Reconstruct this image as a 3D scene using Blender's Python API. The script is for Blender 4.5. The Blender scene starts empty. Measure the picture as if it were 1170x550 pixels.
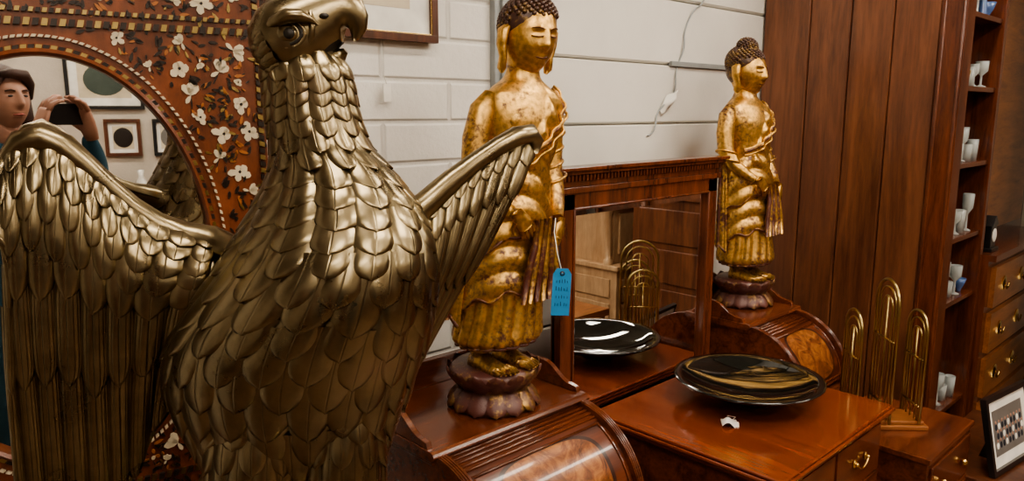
import bpy, bmesh, math, random
from mathutils import Vector, Matrix, noise
random.seed(7)
sin, cos, pi = math.sin, math.cos, math.pi
scene = bpy.context.scene
try: scene.view_settings.look = 'AgX - Medium High Contrast'
except Exception: pass

# ------------------------------------------------------------------ materials
def new_mat(name):
    m = bpy.data.materials.new(name); m.use_nodes = True
    nt = m.node_tree; b = nt.nodes['Principled BSDF']
    return m, nt, b
def N(nt, t, **kw):
    n = nt.nodes.new(t)
    for k, v in kw.items():
        if k.startswith('i_'):
            n.inputs[k[2:].replace('_', ' ')].default_value = v
        else: setattr(n, k, v)
    return n
def ramp(nt, stops):
    r = nt.nodes.new('ShaderNodeValToRGB')
    e = r.color_ramp.elements
    while len(e) < len(stops): e.new(0.5)
    for i, (p, c) in enumerate(stops):
        e[i].position = p; e[i].color = (c[0], c[1], c[2], 1)
    return r
def math_n(nt, op, a, b=None, c=None):
    n = nt.nodes.new('ShaderNodeMath'); n.operation = op
    for i, x in enumerate((a, b, c)):
        if x is None: continue
        if isinstance(x, (int, float)): n.inputs[i].default_value = x
        else: nt.links.new(x, n.inputs[i])
    return n.outputs[0]
def plain(name, col, rough=0.5, metal=0.0, coat=0.0, **kw):
    m, nt, b = new_mat(name)
    tc = N(nt, 'ShaderNodeTexCoord')
    no = N(nt, 'ShaderNodeTexNoise', i_Scale=14.0, i_Detail=4.0)
    nt.links.new(tc.outputs['Object'], no.inputs['Vector'])
    r = ramp(nt, [(0.3, [c*0.86 for c in col]), (0.7, [min(1, c*1.1) for c in col])])
    nt.links.new(no.outputs['Fac'], r.inputs['Fac'])
    nt.links.new(r.outputs['Color'], b.inputs['Base Color'])
    b.inputs['Roughness'].default_value = rough
    b.inputs['Metallic'].default_value = metal
    b.inputs['Coat Weight'].default_value = coat
    for k, v in kw.items(): b.inputs[k.replace('_', ' ')].default_value = v
    return m
def wood(name, dark, light, grain=(14, 14, 1.4), rough=0.3, coat=0.3, bump=0.05):
    m, nt, b = new_mat(name)
    tc = N(nt, 'ShaderNodeTexCoord'); mp = N(nt, 'ShaderNodeMapping')
    mp.inputs['Scale'].default_value = grain
    nt.links.new(tc.outputs['Object'], mp.inputs['Vector'])
    n1 = N(nt, 'ShaderNodeTexNoise', i_Scale=1.6, i_Detail=7.0, i_Roughness=0.62, i_Distortion=0.9)
    n2 = N(nt, 'ShaderNodeTexNoise', i_Scale=9.0, i_Detail=4.0, i_Roughness=0.7)
    nt.links.new(mp.outputs[0], n1.inputs['Vector']); nt.links.new(mp.outputs[0], n2.inputs['Vector'])
    f = math_n(nt, 'ADD', math_n(nt, 'MULTIPLY', n1.outputs['Fac'], 0.7), math_n(nt, 'MULTIPLY', n2.outputs['Fac'], 0.3))
    r = ramp(nt, [(0.36, dark), (0.62, light)])
    nt.links.new(f, r.inputs['Fac']); nt.links.new(r.outputs['Color'], b.inputs['Base Color'])
    b.inputs['Roughness'].default_value = rough; b.inputs['Coat Weight'].default_value = coat
    b.inputs['Coat Roughness'].default_value = 0.12
    bp = N(nt, 'ShaderNodeBump', i_Strength=bump, i_Distance=0.01)
    nt.links.new(f, bp.inputs['Height']); nt.links.new(bp.outputs[0], b.inputs['Normal'])
    return m

def brass_feather(name, kind):
    m, nt, b = new_mat(name)
    tc = N(nt, 'ShaderNodeTexCoord')
    no = N(nt, 'ShaderNodeTexNoise', i_Scale=9.0, i_Detail=5.0, i_Roughness=0.65)
    nf = N(nt, 'ShaderNodeTexNoise', i_Scale=60.0, i_Detail=3.0)
    nt.links.new(tc.outputs['Object'], no.inputs['Vector']); nt.links.new(tc.outputs['Object'], nf.inputs['Vector'])
    r = ramp(nt, [(0.3, (0.15, 0.118, 0.07)), (0.5, (0.25, 0.20, 0.118)), (0.62, (0.32, 0.26, 0.158)), (0.8, (0.37, 0.28, 0.19))])
    nt.links.new(no.outputs['Fac'], r.inputs['Fac'])
    b.inputs['Metallic'].default_value = 1.0
    rr = math_n(nt, 'MULTIPLY_ADD', no.outputs['Fac'], 0.22, 0.18)
    nt.links.new(rr, b.inputs['Roughness'])
    h = math_n(nt, 'MULTIPLY', nf.outputs['Fac'], 0.05)
    col = r.outputs['Color']
    if kind:
        sp = N(nt, 'ShaderNodeSeparateXYZ'); nt.links.new(tc.outputs['UV'], sp.inputs[0])
        u = math_n(nt, 'ABSOLUTE', math_n(nt, 'SUBTRACT', sp.outputs[0], 0.5)); v = sp.outputs[1]
        def groove(x, c, w_):
            return math_n(nt, 'MAXIMUM', 0.0, math_n(nt, 'SUBTRACT', 1.0, math_n(nt, 'DIVIDE', math_n(nt, 'ABSOLUTE', math_n(nt, 'SUBTRACT', x, c)), w_)))
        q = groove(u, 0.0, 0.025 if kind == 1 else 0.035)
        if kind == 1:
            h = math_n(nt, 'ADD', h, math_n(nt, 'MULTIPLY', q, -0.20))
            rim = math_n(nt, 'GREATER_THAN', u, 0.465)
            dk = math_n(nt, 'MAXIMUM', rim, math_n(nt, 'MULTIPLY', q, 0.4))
        else:
            g2 = groove(u, 0.22, 0.03); g3 = groove(u, 0.36, 0.03)
            barb = math_n(nt, 'SINE', math_n(nt, 'ADD', math_n(nt, 'MULTIPLY', v, 70.0), math_n(nt, 'MULTIPLY', u, -50.0)))
            gg = math_n(nt, 'MAXIMUM', g2, g3)
            h = math_n(nt, 'ADD', h, math_n(nt, 'MULTIPLY', q, -0.7))
            h = math_n(nt, 'ADD', h, math_n(nt, 'MULTIPLY', gg, -0.3))
            h = math_n(nt, 'ADD', h, math_n(nt, 'MULTIPLY', barb, 0.02))
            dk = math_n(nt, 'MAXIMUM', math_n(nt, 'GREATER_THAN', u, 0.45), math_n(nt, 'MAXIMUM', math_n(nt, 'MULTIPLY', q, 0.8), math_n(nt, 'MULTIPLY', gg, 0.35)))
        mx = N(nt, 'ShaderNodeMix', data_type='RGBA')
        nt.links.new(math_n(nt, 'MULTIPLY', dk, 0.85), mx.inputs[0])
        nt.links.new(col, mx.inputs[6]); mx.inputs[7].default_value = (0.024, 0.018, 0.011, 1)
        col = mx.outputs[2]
    nt.links.new(col, b.inputs['Base Color'])
    bp = N(nt, 'ShaderNodeBump', i_Strength=0.5, i_Distance=0.004)
    nt.links.new(h, bp.inputs['Height']); nt.links.new(bp.outputs[0], b.inputs['Normal'])
    return m

def gold_leaf(name, wear=0.5, lac=(0.075, 0.018, 0.010), gold=(0.76, 0.45, 0.135)):
    m, nt, b = new_mat(name)
    tc = N(nt, 'ShaderNodeTexCoord')
    n1 = N(nt, 'ShaderNodeTexNoise', i_Scale=38.0, i_Detail=8.0, i_Roughness=0.80)
    n2 = N(nt, 'ShaderNodeTexNoise', i_Scale=9.0, i_Detail=3.0)
    n3 = N(nt, 'ShaderNodeTexNoise', i_Scale=110.0, i_Detail=3.0)
    for n in (n1, n2, n3): nt.links.new(tc.outputs['Object'], n.inputs['Vector'])
    f = math_n(nt, 'ADD', math_n(nt, 'MULTIPLY', n1.outputs['Fac'], 0.6), math_n(nt, 'MULTIPLY', n2.outputs['Fac'], 0.4))
    f = math_n(nt, 'ADD', f, math_n(nt, 'MULTIPLY', math_n(nt, 'SUBTRACT', n3.outputs['Fac'], 0.5), 0.30))
    mk = ramp(nt, [(wear - 0.05, (0, 0, 0)), (wear + 0.06, (1, 1, 1))])
    nt.links.new(f, mk.inputs['Fac'])
    gr = ramp(nt, [(0.3, [c * 0.55 for c in gold]), (0.7, gold)])
    nt.links.new(n3.outputs['Fac'], gr.inputs['Fac'])
    mx = N(nt, 'ShaderNodeMix', data_type='RGBA')
    nt.links.new(mk.outputs['Color'], mx.inputs[0]); mx.inputs[6].default_value = (*lac, 1)
    nt.links.new(gr.outputs['Color'], mx.inputs[7]); nt.links.new(mx.outputs[2], b.inputs['Base Color'])
    nt.links.new(math_n(nt, 'MULTIPLY', mk.outputs['Color'], 0.9), b.inputs['Metallic'])
    b.inputs['Roughness'].default_value = 0.33
    bp = N(nt, 'ShaderNodeBump', i_Strength=0.5, i_Distance=0.004)
    nt.links.new(f, bp.inputs['Height']); nt.links.new(bp.outputs[0], b.inputs['Normal'])
    return m

def burl_panel(name):
    m, nt, b = new_mat(name)
    tc = N(nt, 'ShaderNodeTexCoord'); sp = N(nt, 'ShaderNodeSeparateXYZ')
    nt.links.new(tc.outputs['UV'], sp.inputs[0])
    n1 = N(nt, 'ShaderNodeTexNoise', i_Scale=16.0, i_Detail=7.0, i_Roughness=0.7, i_Distortion=2.2)
    nt.links.new(tc.outputs['Object'], n1.inputs['Vector'])
    r1 = ramp(nt, [(0.35, (0.07, 0.018, 0.005)), (0.5, (0.22, 0.07, 0.018)), (0.66, (0.40, 0.16, 0.04))])
    nt.links.new(n1.outputs['Fac'], r1.inputs['Fac'])
    mp = N(nt, 'ShaderNodeMapping'); mp.inputs['Scale'].default_value = (2, 16, 16)
    nt.links.new(tc.outputs['Object'], mp.inputs['Vector'])
    n2 = N(nt, 'ShaderNodeTexNoise', i_Scale=2.0, i_Detail=6.0); nt.links.new(mp.outputs[0], n2.inputs['Vector'])
    r2 = ramp(nt, [(0.35, (0.045, 0.010, 0.004)), (0.65, (0.14, 0.035, 0.012))])
    nt.links.new(n2.outputs['Fac'], r2.inputs['Fac'])
    x = math_n(nt, 'POWER', math_n(nt, 'ABSOLUTE', math_n(nt, 'DIVIDE', math_n(nt, 'SUBTRACT', sp.outputs[0], 0.5), 0.37)), 3.5)
    y = math_n(nt, 'POWER', math_n(nt, 'ABSOLUTE', math_n(nt, 'DIVIDE', math_n(nt, 'SUBTRACT', sp.outputs[1], 0.60), 0.31)), 3.5)
    d = math_n(nt, 'ADD', x, y)
    ins = math_n(nt, 'LESS_THAN', d, 1.0)
    line = math_n(nt, 'MULTIPLY', math_n(nt, 'GREATER_THAN', d, 0.86), math_n(nt, 'LESS_THAN', d, 1.12))
    mx = N(nt, 'ShaderNodeMix', data_type='RGBA'); nt.links.new(ins, mx.inputs[0])
    nt.links.new(r2.outputs['Color'], mx.inputs[6]); nt.links.new(r1.outputs['Color'], mx.inputs[7])
    m2 = N(nt, 'ShaderNodeMix', data_type='RGBA'); nt.links.new(line, m2.inputs[0])
    nt.links.new(mx.outputs[2], m2.inputs[6]); m2.inputs[7].default_value = (0.03, 0.008, 0.004, 1)
    nt.links.new(m2.outputs[2], b.inputs['Base Color'])
    b.inputs['Roughness'].default_value = 0.3; b.inputs['Coat Weight'].default_value = 0.3
    return m

def wall_mat(name, col, block=None, bumpd=0.004):
    m, nt, b = new_mat(name)
    tc = N(nt, 'ShaderNodeTexCoord')
    n1 = N(nt, 'ShaderNodeTexNoise', i_Scale=3.0, i_Detail=6.0)
    n2 = N(nt, 'ShaderNodeTexNoise', i_Scale=45.0, i_Detail=5.0, i_Roughness=0.7)
    for n in (n1, n2): nt.links.new(tc.outputs['Object'], n.inputs['Vector'])
    r = ramp(nt, [(0.3, [c * 0.86 for c in col]), (0.65, col)])
    nt.links.new(n1.outputs['Fac'], r.inputs['Fac'])
    h = math_n(nt, 'MULTIPLY', n2.outputs['Fac'], 0.5)
    cout = r.outputs['Color']
    if block:
        sp = N(nt, 'ShaderNodeSeparateXYZ'); nt.links.new(tc.outputs['Object'], sp.inputs[0])
        cb = N(nt, 'ShaderNodeCombineXYZ')
        nt.links.new(sp.outputs[0], cb.inputs[0]); nt.links.new(sp.outputs[2], cb.inputs[1])
        br = N(nt, 'ShaderNodeTexBrick'); br.inputs['Scale'].default_value = 1.0
        br.inputs['Brick Width'].default_value = block[0]; br.inputs['Row Height'].default_value = block[1]
        br.inputs['Mortar Size'].default_value = 0.010; br.inputs['Mortar Smooth'].default_value = 0.8
        br.inputs['Color1'].default_value = (1, 1, 1, 1); br.inputs['Color2'].default_value = (1, 1, 1, 1)
        br.inputs['Mortar'].default_value = (0, 0, 0, 1)
        nt.links.new(cb.outputs[0], br.inputs['Vector'])
        h = math_n(nt, 'ADD', h, math_n(nt, 'MULTIPLY', br.outputs['Color'], 0.9))
        mx = N(nt, 'ShaderNodeMix', data_type='RGBA')
        nt.links.new(math_n(nt, 'MULTIPLY', br.outputs['Fac'], 0.35), mx.inputs[0])
        nt.links.new(cout, mx.inputs[6]); mx.inputs[7].default_value = (col[0]*.55, col[1]*.53, col[2]*.5, 1); cout = mx.outputs[2]
    nt.links.new(cout, b.inputs['Base Color'])
    b.inputs['Roughness'].default_value = 0.5
    bp = N(nt, 'ShaderNodeBump', i_Strength=1.0, i_Distance=bumpd)
    nt.links.new(h, bp.inputs['Height']); nt.links.new(bp.outputs[0], b.inputs['Normal'])
    return m

M_brass = brass_feather('brass_patina', 0)
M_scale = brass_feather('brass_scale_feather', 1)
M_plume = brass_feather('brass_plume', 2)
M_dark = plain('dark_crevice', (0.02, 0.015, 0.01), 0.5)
M_mahog = wood('mahogany', (0.050, 0.013, 0.006), (0.16, 0.044, 0.016), (14, 14, 1.6), 0.26, 0.35)
M_mahogx = wood('mahogany_x', (0.055, 0.014, 0.006), (0.17, 0.046, 0.016), (1.6, 14, 14), 0.23, 0.4)
M_mahogy = wood('mahogany_top', (0.12, 0.022, 0.007), (0.21, 0.048, 0.014), (16, 1.5, 16), 0.16, 0.7, 0.02)
M_ward = wood('wardrobe_boards', (0.075, 0.025, 0.012), (0.20, 0.076, 0.034), (9, 9, 0.9), 0.34, 0.2)
M_walnut = wood('dark_walnut', (0.04, 0.013, 0.006), (0.12, 0.040, 0.017), (12, 12, 1.3), 0.3, 0.3)
M_oak = wood('warm_drawer_wood', (0.15, 0.05, 0.015), (0.34, 0.13, 0.042), (2, 12, 12), 0.35, 0.3)
M_pine = wood('pale_pine', (0.34, 0.20, 0.10), (0.56, 0.38, 0.22), (8, 8, 1.2), 0.5, 0.1)
M_burl = burl_panel('burl_veneer')
M_gold = gold_leaf('worn_gold_leaf', 0.445)
M_goldface = gold_leaf('face_gold_leaf', 0.36)
M_lac = gold_leaf('lacquer_worn', 0.54, (0.08, 0.02, 0.013), (0.45, 0.25, 0.09))
M_base = gold_leaf('lotus_lacquer', 0.55, (0.095, 0.032, 0.025), (0.45, 0.27, 0.10))
M_hair = gold_leaf('hair_lacquer', 0.55, (0.055, 0.022, 0.014), (0.35, 0.22, 0.08))
M_brs = plain('polished_brass', (0.66, 0.46, 0.17), 0.22, 1.0)
M_brsd = plain('aged_brass', (0.46, 0.35, 0.15), 0.28, 1.0)
M_mirror = plain('mirror_glass', (0.88, 0.88, 0.87), 0.012, 1.0)
M_cream = plain('bone_inlay', (0.60, 0.52, 0.38), 0.3, 0, 0.3)
M_inorange = plain('amber_inlay', (0.36, 0.13, 0.035), 0.3, 0, 0.3)
M_inblack = plain('ebony_inlay', (0.02, 0.013, 0.01), 0.3, 0, 0.3)
M_rose = wood('rosewood', (0.07, 0.019, 0.008), (0.22, 0.064, 0.024), (9, 9, 4), 0.3, 0.3)
M_glassdark = plain('black_glass', (0.006, 0.0075, 0.0065), 0.035, 0, 1.0)
M_paper = plain('white_paper', (0.80, 0.78, 0.72), 0.7)
M_china = plain('white_china', (0.70, 0.68, 0.62), 0.2, 0, 0.5)
M_blue = plain('blue_card_tag', (0.02, 0.25, 0.55), 0.6)
M_chblue = plain('blue_china', (0.07, 0.13, 0.30), 0.2, 0, 0.5)
M_chgrn = plain('green_china', (0.12, 0.22, 0.14), 0.2, 0, 0.5)
M_ink = plain('ink', (0.02, 0.03, 0.06), 0.6)
M_black = plain('black_lacquer', (0.012, 0.011, 0.011), 0.3, 0, 0.4)
M_white = wall_mat('white_painted_block', (0.76, 0.735, 0.685), (0.42, 0.105))
M_panel = wall_mat('white_painted_panel', (0.72, 0.695, 0.64), None, 0.0015)
M_plaster = wall_mat('plaster', (0.56, 0.50, 0.42))
M_floor = wood('floor_boards', (0.10, 0.06, 0.035), (0.22, 0.14, 0.08), (2, 14, 2), 0.5, 0.1)
M_grey = plain('grey_metal', (0.33, 0.35, 0.35), 0.45, 0.3)
M_cloth = plain('teal_jacket', (0.015, 0.06, 0.09), 0.9)
M_trous = plain('dark_trousers', (0.02, 0.02, 0.03), 0.9)
M_skin = plain('skin', (0.42, 0.22, 0.15), 0.5)
M_lips = plain('lips', (0.35, 0.10, 0.08), 0.4)
M_hairh = plain('brown_hair', (0.05, 0.02, 0.012), 0.6)
M_print = plain('group_photo_print', (0.16, 0.15, 0.14), 0.4)
M_green = plain('print_green', (0.05, 0.07, 0.055), 0.6)
def glass(name, col=(0.9, 0.95, 0.93), rough=0.02):
    m, nt, b = new_mat(name)
    b.inputs['Base Color'].default_value = (*col, 1); b.inputs['Roughness'].default_value = rough
    b.inputs['Transmission Weight'].default_value = 0.7; b.inputs['IOR'].default_value = 1.45
    return m
M_glass = glass('clear_glass')
def emis(name, col, s):
    m, nt, b = new_mat(name)
    b.inputs['Base Color'].default_value = (*col, 1)
    b.inputs['Emission Color'].default_value = (*col, 1); b.inputs['Emission Strength'].default_value = s
    return m
M_tube = emis('fluorescent_diffuser', (1.0, 0.89, 0.745), 38.0)

# ------------------------------------------------------------------ mesh builder
class MB:
    def __init__(s): s.v = []; s.f = []; s.m = []; s.s = []; s.uv = []
    def add(s, vs, fs, mat=0, smooth=True, uv=None):
        o = len(s.v); s.v += [Vector(p) for p in vs]
        for f in fs:
            s.f.append([i + o for i in f]); s.m.append(mat); s.s.append(smooth)
            s.uv.append([uv[i] for i in f] if uv else [(0.3, 0.3)] * len(f))
    def box(s, lo, hi, mat=0, M=None):
        x0, y0, z0 = lo; x1, y1, z1 = hi
        vs = [Vector(p) for p in ((x0,y0,z0),(x1,y0,z0),(x1,y1,z0),(x0,y1,z0),(x0,y0,z1),(x1,y0,z1),(x1,y1,z1),(x0,y1,z1))]
        if M: vs = [M @ p for p in vs]
        s.add(vs, [(0,3,2,1),(4,5,6,7),(0,1,5,4),(1,2,6,5),(2,3,7,6),(3,0,4,7)], mat, False)
    def grid(s, P, mat=0, cu=False, cv=False, smooth=True, uv=None):
        nu, nv = len(P), len(P[0]); vs = [p for r in P for p in r]
        U = [q for r in uv for q in r] if uv else None
        fs = []
        for i in range(nu if cu else nu - 1):
            for j in range(nv if cv else nv - 1):
                a = i*nv+j; b = ((i+1)%nu)*nv+j; c = ((i+1)%nu)*nv+(j+1)%nv; d = i*nv+(j+1)%nv
                fs.append((a, b, c, d))
        s.add(vs, fs, mat, smooth, U)
    def loft(s, rings, mat=0, cap=True, smooth=True):
        n = len(rings[0])
        s.grid(rings, mat, False, True, smooth)
        if cap:
            o = len(s.v) - len(rings)*n
            for k, rev in ((0, True), ((len(rings)-1)*n, False)):
                idx = [o+k+i for i in range(n)]
                if rev: idx = idx[::-1]
                s.f.append(idx); s.m.append(mat); s.s.append(smooth); s.uv.append([(0.3, 0.3)]*n)
    def tube(s, path, rad, n=10, mat=0, cap=True, sq=1.0, upv=None, M=None):
        path = [Vector(p) for p in path]
        if isinstance(rad, (int, float)): rad = [rad]*len(path)
        rings = []; up = Vector(upv) if upv else None
        for i, p in enumerate(path):
            t = (path[min(i+1, len(path)-1)] - path[max(i-1, 0)]).normalized()
            if up is None: up = Vector((0, 0, 1)) if abs(t.z) < 0.9 else Vector((0, 1, 0))
            a = t.cross(up)
            if a.length < 1e-5: a = t.cross(Vector((1, 0.1, 0)))
            a.normalize(); b = a.cross(t).normalized()
            if not upv: up = b
            ring = [p + a*cos(2*pi*k/n)*rad[i] + b*sin(2*pi*k/n)*rad[i]*sq for k in range(n)]
            if M: ring = [M @ q for q in ring]
            rings.append(ring)
        s.loft(rings, mat, cap)
    def lathe(s, prof, c=(0, 0, 0), n=32, mat=0, M=None, fn=None):
        c = Vector(c); P = []
        for r, z in prof:
            row = []
            for k in range(n):
                a = 2*pi*k/n; rr = r*(fn(a, z) if fn else 1)
                q = c + Vector((rr*cos(a), rr*sin(a), z)); row.append(M @ q if M else q)
            P.append(row)
        s.grid(P, mat, False, True)
    def ell(s, c, r, mat=0, n=16, M=None):
        c = Vector(c); P = []
        if isinstance(r, (int, float)): r = (r, r, r)
        for i in range(n//2+1):
            el = -pi/2 + pi*i/(n//2); row = []
            for k in range(n):
                a = 2*pi*k/n
                q = c + Vector((r[0]*cos(el)*cos(a), r[1]*cos(el)*sin(a), r[2]*sin(el))); row.append(M @ q if M else q)
            P.append(row)
        s.grid(P, mat, False, True)
    def prism(s, poly, x0, x1, mat=0, axis='x', smooth=False, M=None):
        def mk(p, t):
            q = Vector((t, p[0], p[1])) if axis == 'x' else (Vector((p[0], t, p[1])) if axis == 'y' else Vector((p[0], p[1], t)))
            return M @ q if M else q
        n = len(poly); vs = [mk(p, x0) for p in poly] + [mk(p, x1) for p in poly]
        fs = [tuple(range(n))[::-1], tuple(range(n, 2*n))] + [(i, (i+1)%n, n+(i+1)%n, n+i) for i in range(n)]
        s.add(vs, fs, mat, smooth)
    def build(s, name, mats, parent=None, loc=(0,0,0), rotz=0, bevel=0, recalc=True):
        me = bpy.data.meshes.new(name)
        me.from_pydata([tuple(p) for p in s.v], [], s.f)
        for m in mats: me.materials.append(m)
        me.polygons.foreach_set('material_index', s.m); me.polygons.foreach_set('use_smooth', s.s)
        ul = me.uv_layers.new(name='UVMap'); flat = []
        for u in s.uv:
            for q in u: flat += [q[0], q[1]]
        ul.data.foreach_set('uv', flat)
        me.validate(); me.update()
        if recalc:
            bm = bmesh.new(); bm.from_mesh(me); bmesh.ops.recalc_face_normals(bm, faces=bm.faces); bm.to_mesh(me); bm.free()
        ob = bpy.data.objects.new(name, me); scene.collection.objects.link(ob)
        ob.location = loc; ob.rotation_euler = (0, 0, rotz)
        if parent: ob.parent = parent
        if bevel:
            md = ob.modifiers.new('bevel', 'BEVEL'); md.width = bevel; md.segments = 2; md.limit_method = 'ANGLE'; md.angle_limit = 0.9
        return ob
def empty(name, loc=(0,0,0), rotz=0):
    e = bpy.data.objects.new(name, None); scene.collection.objects.link(e); e.location = loc; e.rotation_euler = (0, 0, rotz)
    e.empty_display_size = 0.1; return e
def interp(tab, x):
    if x <= tab[0][0]: return tab[0][1:]
    for i in range(len(tab)-1):
        if x <= tab[i+1][0]:
            t = (x-tab[i][0])/(tab[i+1][0]-tab[i][0])
            p0 = tab[max(i-1, 0)]; p1 = tab[i]; p2 = tab[i+1]; p3 = tab[min(i+2, len(tab)-1)]
            out = []
            for k in range(1, len(p1)):
                a, b_, c, d = p0[k], p1[k], p2[k], p3[k]
                m1 = (c-a)/2; m2 = (d-b_)/2
                out.append((2*t**3-3*t*t+1)*b_+(t**3-2*t*t+t)*m1+(-2*t**3+3*t*t)*c+(t**3-t*t)*m2)
            return tuple(out)
    return tab[-1][1:]

# ------------------------------------------------------------------ camera
cam = bpy.data.cameras.new('camera'); co = bpy.data.objects.new('camera', cam); scene.collection.objects.link(co)
co.location = (0, 0, 1.6); co.rotation_euler = (math.radians(80.2), 0, math.radians(-43.5))
cam.sensor_width = 36; cam.lens = 26.15; cam.clip_start = 0.06
scene.camera = co

# ------------------------------------------------------------------ room
def slab(name, lo, hi, mat):
    b = MB(); b.box(lo, hi, 0); return b.build(name, [mat])
slab('floor', (-2.6, -3.4, -0.1), (6.2, 1.75, 0), M_floor)
slab('ceiling', (-2.6, -3.4, 2.9), (6.2, 1.75, 3.0), M_plaster)
slab('wall_left', (-2.7, -3.4, 0), (-2.6, 1.75, 2.9), M_plaster)
slab('wall_right', (6.2, -3.4, 0), (6.3, 1.75, 2.9), M_plaster)
slab('wall_front', (-2.6, -3.5, 0), (6.2, -3.4, 2.9), M_plaster)
WY = 1.55
slab('wall_back', (-2.6, WY+0.02, 0), (6.2, WY+0.2, 2.9), M_white)
b = MB()
edges = [0.0, 0.72, 0.94, 1.15, 1.36, 1.56, 1.762, 1.98, 2.2, 2.42, 2.64, 2.9]
for i in range(len(edges)-1):
    z0, z1 = edges[i]+0.001, edges[i+1]-0.001
    b.prism([(WY+0.03, z0), (WY+0.004, z0+0.002), (WY-0.004, z0+0.008), (WY-0.004, z1-0.005), (WY+0.004, z1-0.001), (WY+0.03, z1)], 1.475, 6.15, 0)
b.build('wall_back_boards', [M_panel])
b = MB(); b.box((1.425, WY-0.012, 0), (1.468, WY+0.03, 2.9)); b.box((1.405, WY-0.002, 0), (1.49, WY+0.02, 2.9))
b.build('trim_1', [M_grey], bevel=0.003)
b = MB(); b.box((2.22, WY-0.016, 1.757), (2.62, WY, 1.775)); b.build('trim_2', [M_grey], bevel=0.002)
lampn = 0
for (x, y, sx, sy) in [(-0.6,-0.9,1.2,0.25),(1.4,-0.5,1.2,0.25),(3.4,-0.5,1.2,0.25),(0.3,0.55,1.0,0.16),(2.2,0.62,1.0,0.20),
                       (-0.6,-2.3,1.2,0.25),(1.6,-2.3,1.2,0.25),(3.9,-2.3,1.2,0.25)]:
    e = empty('ceiling_light' if lampn == 0 else 'ceiling_light.%03d' % lampn, (x, y, 2.9)); lampn += 1
    b = MB(); b.box((-sx/2, -sy/2, -0.05), (sx/2, sy/2, 0)); b.build('housing', [M_paper], e)
    b = MB(); b.box((-sx/2+0.02, -sy/2+0.02, -0.065), (sx/2-0.02, sy/2-0.02, -0.051)); b.build('diffuser', [M_tube], e)
w = bpy.data.worlds.new('world'); scene.world = w; w.use_nodes = True
w.node_tree.nodes['Background'].inputs[0].default_value = (1, 0.95, 0.88, 1); w.node_tree.nodes['Background'].inputs[1].default_value = 0.3

# ------------------------------------------------------------------ EAGLE
# the sculpture is drafted from a front elevation drawing (u right, v down) and real depth y
TH = math.radians(9.8); F0 = 0.95
def T(u, v, y=0.0):
    a = (u-585)/850; q = (275-v)/850
    F = cos(TH)+q*sin(TH); V = -sin(TH)+q*cos(TH); d = F0+y
    return Vector((d*a/F, y, 1.6+d*V/F))
k = F0/850
eb = MB()
BODY = [(48, 312, 360, .024, .0), (60, 302, 382, .034, .003), (78, 300, 396, .046, .006), (100, 303, 402, .050, .010), (130, 306, 407, .053, .012), (170, 313, 420, .060, .015),
        (200, 311, 446, .074, .015), (235, 296, 471, .092, .012), (270, 276, 487, .107, .010), (310, 252, 493, .118, .005), (350, 226, 489, .122, .003),
        (400, 198, 477, .118, .005), (440, 194, 463, .108, .01), (475, 206, 449, .096, .02), (510, 226, 436, .080, .03), (550, 250, 420, .060, .04), (585, 285, 390, .035, .05)]
def bodyS(th, v):
    L, R, d, cy = interp(BODY, v)
    cu = (L+R)/2; hu = (R-L)/2
    y = cy - d*cos(th)
    return T(cu+hu*sin(th), v, y)
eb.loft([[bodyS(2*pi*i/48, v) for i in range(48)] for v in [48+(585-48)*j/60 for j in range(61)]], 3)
def nrm(S, a, b_, da, db, flip=1):
    p = S(a, b_); n = (S(a+da, b_)-p).cross(S(a, b_+db)-p)
    return (n.normalized() if n.length > 1e-12 else Vector((0, -1, 0)))*flip
def feather(mb, S, a0, b0, L, W, l0, l1, dome, da, db, flip, mat=1, nl=9, nw=6, tip=0.5, root=0.75, tilt=0.0):
    P = []; UV = []
    for i in range(nl+1):
        s_ = i/nl
        s_ = 1-(1-s_)**1.35
        if s_ > tip: w_ = math.sqrt(max(0.0, 1-((s_-tip)/(1-tip))**2.2))
        else: w_ = root+(1-root)*sin(pi/2*s_/tip)
        row = []; uvr = []
        nn = nrm(S, a0+tilt*s_, b0+L*s_, da, db, flip)
        for j in range(nw+1):
            t = -1+2*j/nw
            a = a0+t*W*w_+tilt*s_; bb = b0+L*s_ - abs(t)**2*L*0.04
            lift = l0+(l1-l0)*s_**1.5 + dome*(1-t*t)*(0.5+0.5*min(1, 3*(1-s_))) - (0.5*dome if abs(t) > 0.99 else 0)
            row.append(S(a, bb)+nn*lift); uvr.append((0.5+0.5*t, s_))
        P.append(row); UV.append(uvr)
    P.append([p-nrm(S, a0+tilt, b0+L, da, db, flip)*(l1+0.002) for p in P[-1]]); UV.append([(0.99, 1.0) for q in UV[-1]])
    mb.grid(P, mat, uv=UV)
v = 60.0; row = 0
while v < 555:
    t = min(1, max(0, (v-90)/230)); step = 15+14*t
    L, R, d, cy = interp(BODY, v); hu = (R-L)/2*k
    circ = 2*pi*math.sqrt((hu*hu+d*d)/2)
    wpx = 22+23*t
    n = max(10, int(circ/(wpx*1.02*k)))
    off = (row % 2)*0.5
    for i in range(n):
        a = 2*pi*(i+off)/n - pi + random.uniform(-.04, .04)
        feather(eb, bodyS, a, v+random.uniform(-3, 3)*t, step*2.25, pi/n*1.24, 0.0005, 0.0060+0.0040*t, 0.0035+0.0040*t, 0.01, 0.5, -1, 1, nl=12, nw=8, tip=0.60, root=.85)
    v += step; row += 1

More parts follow.
